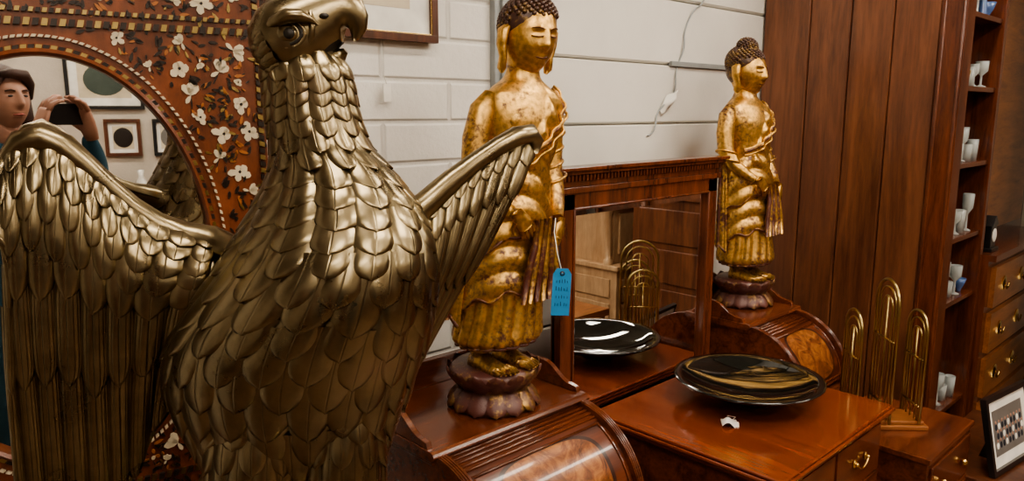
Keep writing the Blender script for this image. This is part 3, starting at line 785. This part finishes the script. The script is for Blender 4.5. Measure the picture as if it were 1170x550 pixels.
b = MB()
bc = (1.855, .99, .8005)
b.lathe([(0, .0), (.055, .0), (.056, .008), (.048, .014), (.060, .018), (.10, .024), (.145, .036), (.175, .050), (.190, .060), (.2035, .0640), (.2045, .0665), (.203, .0690), (.188, .0675), (.176, .060), (.15, .046), (.10, .030), (.05, .021), (0, .019)], bc, 72, 0)
b.build('dark_glass_bowl', [M_glassdark])
b = MB()
Mt = Matrix.Translation((1.655, .925, .8015)) @ Matrix.Rotation(-.9, 4, 'Z')
P = []
for i in range(9):
    t = i/8; P.append([Mt @ Vector((-.022+.044*t, y, .004+.010*sin(t*5)+(.012*t if y > 0 else 0))) for y in (-.014, -.005, .005, .014)])
b.grid(P, 0); b.box((-.02, .018, 0), (.02, .040, .0012), 0, Mt)
b.tube([Mt @ Vector((0, .01, .006)), Mt @ Vector((.02, .05, .004)), Vector((1.69, .955, .81))], .0009, 5, 0)
for i in range(3): b.box((-.012, .021+.005*i, .0013), (.012, .0225+.005*i, .0018), 1, Mt)
b.build('white_price_tag', [M_paper, M_ink])

b = MB()
Mt = Matrix.Translation((1.150, 1.058, 1.218)) @ Matrix.Rotation(math.radians(-38), 4, 'Z') @ Matrix.Rotation(.05, 4, 'Y')
b.prism([(-.020, -.052), (.020, -.052), (.020, .040), (.012, .052), (-.012, .052), (-.020, .040)], -.0006, .0006, 0, 'y', M=Mt)
b.lathe([(.003, -.0005), (.0055, -.0005), (.0055, .0005), (.003, .0005)], (0, 0, 0), 12, 1, M=Mt @ Matrix.Translation((0, -.001, .041)) @ Matrix.Rotation(pi/2, 4, 'X'))
for i in range(5):
    for j in range(4):
        xx = -.012+.006*i+random.uniform(-.001, .001); b.box((xx, -.0011, .020-.017*j), (xx+.0012, -.0007, .020-.017*j+random.uniform(.004, .010)), 1, Mt)
b.tube([Mt @ Vector((0, -.001, .041)), Vector((1.150, 1.070, 1.30)), Vector((1.155, 1.085, 1.345)), Vector((1.175, 1.100, 1.372))], .0011, 6, 2)
b.build('blue_price_tag', [M_blue, M_ink, M_paper])

# ------------------------------------------------------------------ small cabinet + brass rack
sc = empty('small_side_cabinet')
b = MB()
x0, x1, y0, y1, zt = 2.17, 2.555, .605, .915, .65
b.box((x0-.008, y0-.008, zt-.018), (x1+.008, y1, zt)); b.box((x0, y0, .06), (x1, y1, zt-.018)); b.box((x0-.006, y0-.006, 0), (x1+.006, y1, .06))
for i in range(4): b.box((x0+.02, y0-.008, zt-.035-.135*(i+1)+.008), (x1-.02, y0, zt-.035-.135*i)); 
for i in range(4):
    for xx in (x0+.1, x1-.1): b.ell((xx, y0-.018, zt-.035-.135*i-.065), .010, 1, 12)
b.build('carcass', [M_mahogx, M_brs], sc, bevel=.003)
rk = empty('brass_magazine_rack', (2.325, .80, zt), math.radians(-46))
b = MB()
b.box((-.125, -.060, .0), (.125, .060, .014), 0); b.box((-.115, -.050, .014), (.115, .050, .026), 0)
b.build('wooden_base', [M_oak], rk, bevel=.003)
b = MB()
for (xo, h, w_) in ((-.095, .36, .058), (0, .455, .072), (.095, .36, .058)):
    def arch(ww, hh, r_, n_=16):
        p = [Vector((xo, -ww, .024)), Vector((xo, -ww, hh-ww))]
        p += [Vector((xo, -ww*cos(pi*i/n_), hh-ww+ww*sin(pi*i/n_))) for i in range(1, n_)]
        p += [Vector((xo, ww, hh-ww)), Vector((xo, ww, .024))]
        b.tube(p, r_, 8, 0)
    arch(w_, h, .0048); arch(w_*.72, h-.022, .0030); arch(w_*.44, h-.05, .0028)
    b.tube([(xo, 0, .024), (xo, 0, h-.05)], .003, 6, 0)
    b.tube([(xo, -w_, .07), (xo, w_, .07)], .0035, 6, 0); b.tube([(xo, -w_, h*.6), (xo, w_, h*.6)], .003, 6, 0)
b.build('brass_arches', [M_brsd], rk)

# ------------------------------------------------------------------ WARDROBE / shelving on the right
wd = empty('panelled_wardrobe')
b = MB(); WX = 2.85; WF = .81
ys = [WF+.08, WF+.235, WF+.385, WF+.54, WY-.01]
for i in range(len(ys)-1):
    b.prism([(WX+.02, ys[i]+.001), (WX+.006, ys[i]+.001), (WX, ys[i]+.006), (WX, ys[i+1]-.006), (WX+.006, ys[i+1]-.001), (WX+.02, ys[i+1]-.001)], .1, 2.3, 0, 'z')
b.build('side_boards', [M_ward], wd)
b = MB()
b.box((WX-.012, WF, 0), (WX+.075, WF+.078, 2.32)); 
b.tube([(WX-.012, WF+.010, .1), (WX-.012, WF+.010, 2.3)], .006, 8); b.tube([(WX-.012, WF+.068, .1), (WX-.012, WF+.068, 2.3)], .005, 8)
b.box((WX, WF+.05, 0), (WX+.02, WY-.01, .1)); b.box((WX+.015, WF+.07, .05), (WX+.03, WY-.01, 2.3))
b.box((WX-.02, WF-.02, 2.3), (3.32, WY-.01, 2.36))
b.box((WX+.03, WY-.05, .05), (3.30, WY-.03, 2.3)); b.box((3.285, WF, 0), (3.32, WY-.03, 2.3))
for z_ in (.06, .48, .91, 1.15, 1.42, 1.69, 1.94, 2.2): b.box((WX+.07, WF+.008, z_-.018), (3.285, WY-.05, z_), 0)
b.build('frame_and_shelves', [M_mahog], wd, bevel=.002)
gc = MB()
def piece(x, y, z_, kind, h, r_, m):
    if kind == 0:   # wine glass
        gc.lathe([(0, 0), (r_*.9, 0), (r_*.9, .004), (.004, .010), (.004, h*.45), (r_, h*.62), (r_*1.1, h), (r_*1.02, h), (r_*.9, h*.64), (0, h*.5)], (x, y, z_), 20, 0)
    elif kind == 1: # tumbler
        gc.lathe([(0, 0), (r_*.85, 0), (r_, h*.6), (r_*.93, h*.6), (r_*.78, .006), (0, .006)], (x, y, z_), 20, 0)
    elif kind == 2: # bowl
        gc.lathe([(0, 0), (r_*.5, 0), (r_*.45, .008), (r_*1.0, h*.22), (r_*1.4, h*.42), (r_*1.33, h*.42), (r_*.9, h*.24), (0, .014)], (x, y, z_), 20, m)
    elif kind == 3: # decanter with stopper
        gc.lathe([(0, 0), (r_, 0), (r_*1.1, h*.25), (r_*.9, h*.5), (.006, h*.68), (.006, h*.85), (.010, h*.87), (0, h*.88)], (x, y, z_), 20, 0); gc.ell((x, y, z_+h*.93), .010, 0, 10)
    elif kind == 4: # figurine
        gc.lathe([(0, 0), (r_, 0), (r_*.9, .01), (r_*.7, h*.3), (r_*.4, h*.55), (r_*.6, h*.65), (r_*.2, h*.78), (0, h*.78)], (x, y, z_), 16, m); gc.ell((x, y, z_+h*.84), h*.09, m, 12)
    else:           # small box
        gc.box((x-r_, y-r_*.8, z_), (x+r_, y+r_*.8, z_+h*.35), m)
for z_ in (.48, .91, 1.15, 1.42, 1.69, 1.94):
    for i in range(10):
        xx = 2.957+.032*i+random.uniform(-.003, .003); yy = WF+.040+.070*(i % 2)+random.uniform(0, .010)
        piece(xx, yy, z_, random.choice((0, 0, 1, 1, 2, 3, 4, 5)), random.uniform(.08, .16), random.uniform(.015, .021), random.choice((1, 2, 3, 4)))
gc.build('shelf_glassware', [M_glass, M_china, M_brsd, M_chblue, M_chgrn], wd)
sd = empty('inlaid_secretary_cabinet')
b = MB()
SX = 3.335; 
b.box((SX, .79, .0), (4.3, 1.5, 1.02), 0); b.box((SX-.0, .765, 1.02), (4.32, 1.5, 1.045), 0); b.box((SX, .90, 1.045), (4.3, 1.5, 2.3), 0)
for i in range(5):
    z1 = .99-.19*i; b.box((SX+.05, .772, z1-.165), (4.25, .79, z1), 1)
    for xx in (SX+.18, SX+.45, 4.1):
        b.lathe([(0, 0), (.03, 0), (.03, .004), (.012, .008), (0, .008)], (0, 0, 0), 16, 2, M=Matrix.Translation((xx, .772, z1-.08)) @ Matrix.Rotation(pi/2, 4, 'X'))
        b.tube([(xx-.03+.06*t/10, .758, z1-.08-.022*sin(pi*t/10)) for t in range(11)], .0035, 8, 2)
b.box((SX+.015, .888, 1.10), (SX+.085, .90, 2.25), 3)
b.box((SX+.12, .885, 1.10), (4.2, .90, 2.25), 1)
for i in range(16):
    z_ = 1.45+.05*i
    b.ell((SX+.05, .886, z_), (.012, .003, .016), 4, 10); b.ell((SX+.05+(.018 if i % 2 else -.018), .886, z_+.025), (.008, .003, .012), 4, 8)
b.build('carcass', [M_mahog, M_oak, M_brs, M_walnut, M_inorange], sd, bevel=.002)
b = MB()
b.box((3.40, .80, 1.0455), (3.50, .87, 1.06)); b.box((3.415, .81, 1.06), (3.485, .86, 1.15)); b.prism([(3.41, 1.15), (3.49, 1.15), (3.45, 1.19)], .805, .865, 0, 'y')
b.lathe([(0, 0), (.028, 0), (.028, .004), (0, .004)], (0, 0, 0), 20, 1, M=Matrix.Translation((3.45, .81, 1.11)) @ Matrix.Rotation(pi/2, 4, 'X'))
b.build('black_mantel_clock', [M_black, M_paper], bevel=.002)

lt = MB(); lt.box((2.58, .30, .42), (3.22, .76, .45)); 
for xx in (2.60, 3.16):
    for yy in (.32, .70): lt.box((xx, yy, 0), (xx+.04, yy+.04, .42))
lt.box((2.61, .33, .34), (3.19, .73, .42))
lt.build('low_display_table', [M_walnut], bevel=.003)
fr = empty('framed_group_photo', (2.625, .555, .4505), math.radians(-8))
Ml = Matrix.Rotation(math.radians(-12), 4, 'X')
b = MB(); W_, H_ = .32, .25
def pic_frame(b, W_, H_, fw, d, m0=0, mm=1, mp=2, mat_w=.035, M=None):
    b.box((0, -d, 0), (W_, 0, fw), m0, M); b.box((0, -d, H_-fw), (W_, 0, H_), m0, M)
    b.box((0, -d, fw), (fw, 0, H_-fw), m0, M); b.box((W_-fw, -d, fw), (W_, 0, H_-fw), m0, M)
    b.box((fw, -d*.4, fw), (W_-fw, -.001, H_-fw), mm, M)
    b.box((fw+mat_w, -d*.4-.0008, fw+mat_w), (W_-fw-mat_w, -d*.4, H_-fw-mat_w), mp, M)
pic_frame(b, W_, H_, .016, .018, M=Ml)
for r_ in range(3):
    for i in range(9):
        xx = .070+.0225*i+.008*(r_ % 2); zz_ = .080+.030*r_
        b.ell((xx, -.0085, zz_+.02), (.0045, .0012, .0055), 3, 8, Ml); b.ell((xx, -.0084, zz_+.004), (.009, .0010, .011), 4 if (i+r_) % 3 else 1, 8, Ml)
b.prism([(0.0, 0.0), (.09, 0.0), (.035, .18)], W_/2-.02, W_/2+.02, 0, 'x', M=None)
b.build('frame', [M_black, M_paper, M_print, M_skin, M_trous], fr, bevel=.001)

b = MB(); Mw = Matrix.Translation((.74, WY+.012, 1.772)); W_, H_ = .465, .36
pic_frame(b, W_, H_, .018, .022, M=Mw, mat_w=.06)
b.box((.018, -.020, .018), (W_-.018, -.019, .021), 3, Mw); b.box((W_-.021, -.020, .018), (W_-.018, -.019, H_-.018), 3, Mw)
b.build('framed_print', [M_walnut, M_paper, M_cream, M_brs], bevel=.0015)
b = MB()
b.tube([(1.045, WY+.01, 1.772), (1.045, WY+.006, 1.70), (1.055, WY+.006, 1.665)], .0009, 5)
b.box((1.044, WY+.004, 1.625), (1.066, WY+.006, 1.668)); b.build('paper_string_tag', [M_paper])
b = MB()
pts = [(2.42, 2.30), (2.41, 2.05), (2.405, 1.985), (2.34, 1.95), (2.30, 1.87), (2.285, 1.80), (2.25, 1.72), (2.245, 1.66), (2.19, 1.63), (2.15, 1.585), (2.125, 1.53), (2.10, 1.52)]
pp = []
for i in range(60):
    t = i/59*(len(pts)-1); q = interp([(j, p[0], p[1]) for j, p in enumerate(pts)], t); pp.append((q[0], WY-.010+.004*sin(i*.7), q[1]))
b.tube(pp, .0030, 6, 0)
b.build('loose_wall_cable', [M_grey])
b = MB()
P = []
for i in range(14):
    t = i/13; P.append([Vector((2.17+.10*t, WY-.008-.022*sin(pi*t)*sin(pi*j/7)-.004*sin(9*t+j), 1.605+.07*t+(.03+.02*sin(5*t))*(j/7-.5))) for j in range(8)])
b.grid(P, 0); b.build('torn_filler_strip', [M_panel])

# ------------------------------------------------------------------ INLAID MIRROR (left)
im = empty('inlaid_floor_mirror', (.285, 1.37, 0), math.radians(-11.5))
b = MB(); zc = 1.353; A, Bv = .245, .352; HW = .34; ZTOP = 2.12
NS = 128
def rectpt(a):
    c, s_ = cos(a), sin(a); t = min(HW/max(1e-6, abs(c)), (1.735-zc if s_ > 0 else 0.43)/max(1e-6, abs(s_)))
    return (c*t, s_*t)
P = []
for i in range(NS):
    a = 2*pi*i/NS; r = rectpt(a); c = (A*cos(a), Bv*sin(a))
    P.append([Vector((c[0]*.94, .02, zc+c[1]*.95)), Vector((c[0]*.94, -.006, zc+c[1]*.95)), Vector((c[0]*.955, -.012, zc+c[1]*.963))]+
             [Vector((c[0]+(r[0]-c[0])*t, 0, zc+c[1]+(r[1]-c[1])*t)) for t in (0, .5, 1)])
b.grid(P, 0, True, False, smooth=False)
b.box((-HW, 0, 1.735), (HW, .03, ZTOP), 0); b.box((-HW, 0, 0), (HW, .03, zc-.43), 0)
b.box((-HW, .001, zc-.43), (-HW+.05, .03, 1.735)); b.box((HW-.05, .001, zc-.43), (HW, .03, 1.735)); b.box((-HW, .022, zc-.43), (HW, .03, 1.735))
b.build('frame', [M_rose], im)
b = MB()
ring = [Vector((A*.945*cos(a), .012, zc+Bv*.955*sin(a))) for a in [2*pi*i/NS for i in range(NS)]]
b.add(ring, [tuple(range(NS))], 0, False); b.build('oval_glass', [M_mirror], im, recalc=False)
b = MB()   # 0 cream,1 orange,2 black,3 dark wood,4 brass
def rope_seg(cx_, cz, ang, ln, wd_, mat):
    M_ = Matrix.Translation((cx_, -.0025, cz)) @ Matrix.Rotation(-ang, 4, 'Y')
    b.prism([(-ln*.5, -wd_), (ln*.25, -wd_), (ln*.5, wd_), (-ln*.25, wd_)], -.004, .003, mat, 'y', M=M_)
def rope_line(pts, wd_, ln):
    acc = 0
    for i in range(len(pts)-1):
        p, q = pts[i], pts[i+1]; d = math.hypot(q[0]-p[0], q[1]-p[1]); ang = math.atan2(q[1]-p[1], q[0]-p[0]); nseg = max(1, round(d/ln))
        for j in range(nseg):
            t = (j+.5)/nseg; acc += 1
            rope_seg(p[0]+(q[0]-p[0])*t, p[1]+(q[1]-p[1])*t, ang, d/nseg*.92, wd_, 4 if acc % 2 else 2)
for i in range(150):
    a = 2*pi*(i+.5)/150; a2 = a+.001
    ang = math.atan2(Bv*(sin(a2)-sin(a)), A*(cos(a2)-cos(a)))
    rope_seg(A*.975*cos(a), zc+Bv*.98*sin(a), ang, .0115, .0055, 4 if i % 2 else 2)
for i in range(176):
    a = 2*pi*(i+.5)/176; a2 = a+.001; rx, rz = A+.012, Bv+.012
    ang = math.atan2(rz*(sin(a2)-sin(a)), rx*(cos(a2)-cos(a)))
    if abs(rz*sin(a)) < .368: rope_seg(rx*cos(a), zc+rz*sin(a), ang, .0085, .002, 0)
rope_line([(-HW+.008, 1.738), (HW-.008, 1.738)], .0055, .012); rope_line([(-HW+.008, 1.756), (HW-.008, 1.756)], .0035, .009)
rope_line([(HW-.010, .1), (HW-.010, 2.1)], .0045, .012); rope_line([(-HW+.010, .1), (-HW+.010, 2.1)], .0045, .012)
rope_line([(-HW+.008, zc-.40), (HW-.008, zc-.40)], .005, .012)
def petal(cx_, cz, ang, ln, wd_, mat, h=-.0022):
    M_ = Matrix.Translation((cx_, -.0005, cz)) @ Matrix.Rotation(-ang, 4, 'Y')
    b.prism([(0, 0), (ln*.3, -wd_*.8), (ln*.7, -wd_), (ln*.97, -wd_*.35), (ln, wd_*.3), (ln*.75, wd_), (ln*.3, wd_*.75)], h, .001, mat, 'y', M=M_)
def flower(cx_, cz, s_):
    kind = random.random(); a0 = random.uniform(0, 6.28)
    if kind < .45:
        for i in range(5): petal(cx_, cz, a0+2*pi*i/5+random.uniform(-.25, .25), s_*random.uniform(.6, 1.2), s_*random.uniform(.3, .45), 0)
        petal(cx_-s_*.15, cz, 0, s_*.3, s_*.15, 2, -.0028)
    elif kind < .85:
        for da in (-.6, 0, .6): petal(cx_, cz, a0+da, s_*random.uniform(1.0, 1.35), s_*.36, 0)
        petal(cx_, cz, a0+pi, s_*1.3, s_*.07, 2); petal(cx_, cz, a0+pi-.6, s_*.9, s_*.2, 0)
    else:
        for i in range(3): petal(cx_+random.uniform(-1, 1)*s_*.4, cz+random.uniform(-1, 1)*s_*.4, a0+i*2.1, s_*.9, s_*.35, 1 if i else 0)
    for i in range(9):
        a = random.uniform(0, 6.28); d = s_*random.uniform(1.0, 1.5)
        petal(cx_+cos(a)*d, cz+sin(a)*d, a+random.uniform(-.9, .9), s_*.9, s_*.16, random.choice((1, 2, 2, 2, 4)))
placed = []
def ok(x, z_, m):
    if abs(x) > HW-.03 or z_ > 2.09 or z_ < .12: return False
    e = (x/(A+.028+m*.5))**2+((z_-zc)/(Bv+.028+m*.5))**2
    if e < 1: return False
    if abs(z_-1.747) < .012+m or abs(z_-(zc-.40)) < .008+m: return False
    return all((x-q[0])**2+(z_-q[1])**2 > (m+q[2])**2 for q in placed)
for s_, cnt in ((.018, 1900), (.013, 1500), (.009, 1300)):
    for i in range(cnt):
        x, z_ = random.uniform(-HW, HW), random.uniform(.5, 2.1)
        if ok(x, z_, s_*1.15): placed.append((x, z_, s_*1.2)); flower(x, z_, s_)
for i in range(9000):
    x, z_ = random.uniform(-HW, HW), random.uniform(.6, 2.1)
    if ok(x, z_, .0040): 
        placed.append((x, z_, .0040)); a = random.uniform(0, 6.28); petal(x, z_, a, random.uniform(.008, .020), .0028, random.choice((1, 2, 2, 2, 2, 2)))
b.build('inlay_pieces', [M_cream, M_inorange, M_inblack, M_walnut, M_brsd], im)

# ------------------------------------------------------------------ shop behind the camera (seen in mirrors / brass reflections)
def chest(name, x0, x1, y0, y1, h, mat, rows=4, face=1, upper=0):
    e = empty(name); b = MB()
    b.box((x0, y0, .06), (x1, y1, h)); b.box((x0-.02, y0-.02, h), (x1+.02, y1+.02, h+.03)); b.box((x0-.01, y0-.01, 0), (x1+.01, y1+.01, .06))
    yf = y1 if face > 0 else y0; sg = face
    for i in range(rows):
        za = .10+(h-.14)*i/rows; zb_ = .10+(h-.14)*(i+1)/rows-.02
        b.box((x0+.03, min(yf, yf+sg*.015), za), (x1-.03, max(yf, yf+sg*.015), zb_))
        b.box((x0-.012, y0+.05, za+.02), (x0, y1-.05, zb_))
        for t in (.25, .75): b.ell((x0+(x1-x0)*t, yf+sg*.03, (za+zb_)/2), .018, 1, 10)
    if upper:
        b.box((x0+.04, y0+.03, h+.03), (x1-.04, y1-.06, h+upper)); b.box((x0, y0, h+upper), (x1, y1-.02, h+upper+.05)); b.box((x0-.03, y0, h+upper+.05), (x1+.03, y1+.01, h+upper+.08))
        for t in (0, 1): b.box((x0+.08+(x1-x0-.12)/2*t, y1-.065, h+.09), (x0+.04+(x1-x0-.12)/2*(t+1), y1-.045, h+upper-.05))
        for yy in (y0+.03, y1-.10):
            b.lathe([(.030, 0), (.030, .03), (.020, .04), (.024, upper*.35), (.018, upper-.08), (.030, upper-.06), (.030, upper-.03)], (x0+.01, yy+.02, h+.03), 16)
    b.build('carcass', [mat, M_brs], e, bevel=.004)
chest('pine_chest_of_drawers', -.85, -.25, -3.3, -2.8, 1.12, M_pine, 5)
chest('mahogany_sideboard', -.1, 1.1, -3.3, -2.8, .95, M_walnut, 3)
chest('pine_dresser', 3.6, 4.6, -1.25, -.32, .62, M_pine, 3, 1, .40)
chest('mahogany_tall_cabinet', 3.62, 4.2, -.22, .50, 1.1, M_ward, 4, 1, 1.2)
chest('walnut_bureau', 1.6, 2.9, -3.3, -2.8, 1.1, M_mahog, 4, 1, .8)
chest('oak_sideboard', -2.5, -1.3, -3.3, -2.8, 1.0, M_oak, 3, 1, .7)
chest('mahogany_bookcase', 4.9, 6.1, -3.2, -2.7, 1.0, M_mahog, 3, 1, 1.1)
chest('walnut_wardrobe', 5.5, 6.1, -2.2, -.9, 1.0, M_walnut, 3, 1, 1.1)
# spindle-back chair in front of the dresser (seen in the dressing mirror)
ch = MB(); cx0, cy0 = 3.10, -.35
ch.box((cx0-.21, cy0-.21, .43), (cx0+.21, cy0+.21, .47))
for sx in (-1, 1):
    for sy in (-1, 1): ch.tube([(cx0+sx*.18, cy0+sy*.18, .43), (cx0+sx*.20, cy0+sy*.20, 0)], [.018, .013], 10)
for i in range(7): ch.tube([(cx0-.19+.02*(3-i)*.0, cy0-.18+.06*i, .47), (cx0-.24, cy0-.18+.06*i, .93)], [.010, .008], 8)
ch.tube([(cx0-.24, cy0-.22+.44*i/12, .92+.04*sin(pi*i/12)) for i in range(13)], .018, 8)
for sx in (-1, 1): ch.tube([(cx0+sx*.19, cy0-.19, .2), (cx0+sx*.19, cy0+.19, .2)], .010, 8)
def wall_pic(name, x, z_, W_, H_, fm, pm):
    b = MB(); M_ = Matrix.Translation((x, -3.398, z_)) @ Matrix.Rotation(pi, 4, 'Z')
    pic_frame(b, W_, H_, .025, .03, M=M_, mat_w=W_*.11); b.ell((W_/2, -.014, H_/2), (W_*.27, .002, H_*.27), 3, 24, M_)
    b.build(name, [fm, M_paper, M_cream, pm])
ch.build('spindle_back_chair', [M_oak])
wall_pic('framed_oval_print', -.02, 1.62, .50, .42, M_black, M_green)
wall_pic('framed_oval_print.001', .75, 1.35, .45, .6, M_walnut, M_inblack)
wall_pic('framed_oval_print.002', 1.5, 1.5, .5, .5, M_brsd, M_print)
wall_pic('framed_oval_print.003', -1.0, 1.7, .5, .4, M_walnut, M_green)
wall_pic('framed_oval_print.004', .24, 1.28, .22, .27, M_black, M_print)
wall_pic('framed_oval_print.005', -.06, 1.28, .24, .27, M_walnut, M_inblack)
b = MB(); Mc = Matrix.Translation((.14, -3.398, 1.78)) @ Matrix.Rotation(-pi/2, 4, 'X')
b.lathe([(0, 0), (.135, 0), (.14, .02), (.130, .035), (.118, .03), (.118, .022)], (0, 0, 0), 40, 0, M=Mc); b.lathe([(0, .022), (.118, .022)], (0, 0, 0), 40, 1, M=Mc)
for i in range(12): b.box((-.003, .088, .0225), (.003, .108, .025), 2, Mc @ Matrix.Rotation(i*pi/6, 4, 'Z'))
b.box((-.004, -.01, .0255), (.004, .065, .028), 2, Mc @ Matrix.Rotation(1.0, 4, 'Z')); b.box((-.003, -.01, .0285), (.003, .090, .031), 2, Mc @ Matrix.Rotation(-1.3, 4, 'Z'))
b.build('round_wall_clock', [M_walnut, M_paper, M_black])
b = MB()
for i, (x, r_, h) in enumerate([(-.05, .05, .22), (.1, .035, .24), (.28, .06, .26), (.5, .04, .26), (.7, .07, .18)]):
    b.lathe([(0, 0), (r_*.6, 0), (r_, h*.35), (r_*.8, h*.6), (r_*.35, h*.8), (r_*.5, h), (0, h)], (x, -3.05, .98), 20, i % 3)
b.build('sideboard_vases', [M_china, M_green, M_brsd])
chest('tall_walnut_cabinet', -2.55, -2.0, -1.5, -.6, 1.2, M_mahog, 4, 1, .9)

# photographer (seen in the oval mirror)
ph = empty('photographer', (-.215, -.45, 0), math.radians(-43.5))
me = bpy.data.meshes.new('body')
jv = [((0, 0, .93), .15), ((0, 0, 1.12), .135), ((0, 0, 1.32), .155), ((0, 0, 1.43), .10), ((0, .005, 1.50), .055),
      ((-.17, 0, 1.40), .062), ((-.26, .10, 1.22), .052), ((-.12, .22, 1.42), .038), ((-.05, .25, 1.52), .028),
      ((.17, 0, 1.40), .062), ((.28, .10, 1.24), .052), ((.20, .22, 1.42), .038), ((.15, .25, 1.52), .028),
      ((-.09, 0, .86), .10), ((-.10, .01, .48), .068), ((-.10, -.01, .09), .045), ((-.11, .12, .04), .035),
      ((.09, 0, .86), .10), ((.10, .01, .48), .068), ((.10, -.01, .09), .045), ((.11, .12, .04), .035)]
ed = [(0,1),(1,2),(2,3),(3,4),(3,5),(5,6),(6,7),(7,8),(3,9),(9,10),(10,11),(11,12),(0,13),(13,14),(14,15),(15,16),(0,17),(17,18),(18,19),(19,20)]
me.from_pydata([j[0] for j in jv], ed, [])
bo = bpy.data.objects.new('clothed_body', me); scene.collection.objects.link(bo); bo.parent = ph
md = bo.modifiers.new('skin', 'SKIN'); md.use_smooth_shade = True
for i, j in enumerate(jv): me.skin_vertices[0].data[i].radius = (j[1], j[1]*(.75 if i < 4 else 1))
me.skin_vertices[0].data[0].use_root = True
bo.modifiers.new('sub', 'SUBSURF').levels = 2; me.materials.append(M_cloth)
b = MB()
Mh = Matrix.Translation((0, .03, 1.645)) @ Matrix.Rotation(pi, 4, 'Z')
face_head(b, (0, 0, 0), (.072, .090, .112), 0, Mh)
b.tube([(0, .01, 1.46), (0, .015, 1.60)], [.055, .052], 14, 0)
b.ell((0, .002, 1.682), (.082, .092, .092), 1, 24)
b.tube([(-.05, .10, 1.728), (-.02, .112, 1.735), (.03, .11, 1.730), (.06, .085, 1.70), (.076, .05, 1.65)], [.012, .018, .020, .018, .012], 10, 1)
b.tube([(-.04, .10, 1.728), (-.065, .08, 1.69), (-.076, .05, 1.64)], [.014, .016, .012], 10, 1)
for sg in (-1, 1):
    b.tube([(sg*.075, 0, 1.68), (sg*.086, -.01, 1.58), (sg*.083, -.02, 1.46)], [.03, .032, .015], 10, 1)
    b.ell((sg*.026, .112, 1.6565), (.010, .005, .0045), 2, 10); b.tube([(sg*.012, .118, 1.674), (sg*.026, .118, 1.678), (sg*.042, .108, 1.673)], .0028, 6, 1)
b.tube([(-.022, .108, 1.591), (0, .119, 1.592), (.022, .108, 1.591)], [.002, .005, .002], 8, 3)
def phand(c, d, n, side):
    c = Vector(c); d = Vector(d).normalized(); n = Vector(n).normalized(); w_ = d.cross(n).normalized()
    b.loft([[c+d*t+w_*hw*cos(a)+n*hh*sin(a) for a in [2*pi*i/14 for i in range(14)]] for t, hw, hh in [(-.03, .026, .02), (0, .036, .018), (.04, .042, .016), (.08, .040, .012), (.09, .034, .008)]], 0)
    for i, (o, L) in enumerate([(-.030, .060), (-.010, .074), (.010, .070), (.029, .055)]):
        p0 = c+d*.08+w_*o; b.tube([p0, p0+d*L*.5+n*.006, p0+d*L*.8+n*.022, p0+d*L*.9+n*.038], [.009, .0088, .0075, .005], 8, 0)
    p0 = c+d*.01-w_*.03*side; b.tube([p0, p0+d*.025-w_*.025*side+n*.01, p0+d*.055-w_*.022*side+n*.02], [.012, .010, .007], 8, 0)
phand((-.04, .265, 1.53), (.35, .1, 1), (.9, .1, -.3), 1)
phand((.15, .265, 1.53), (-.35, .1, 1), (-.9, .1, -.3), -1)
b.build('head_and_hands', [M_skin, M_hairh, M_black, M_lips], ph)
b = MB(); b.box((-.005, .262, 1.555), (.135, .271, 1.63)); b.build('phone', [M_black], ph, bevel=.002)
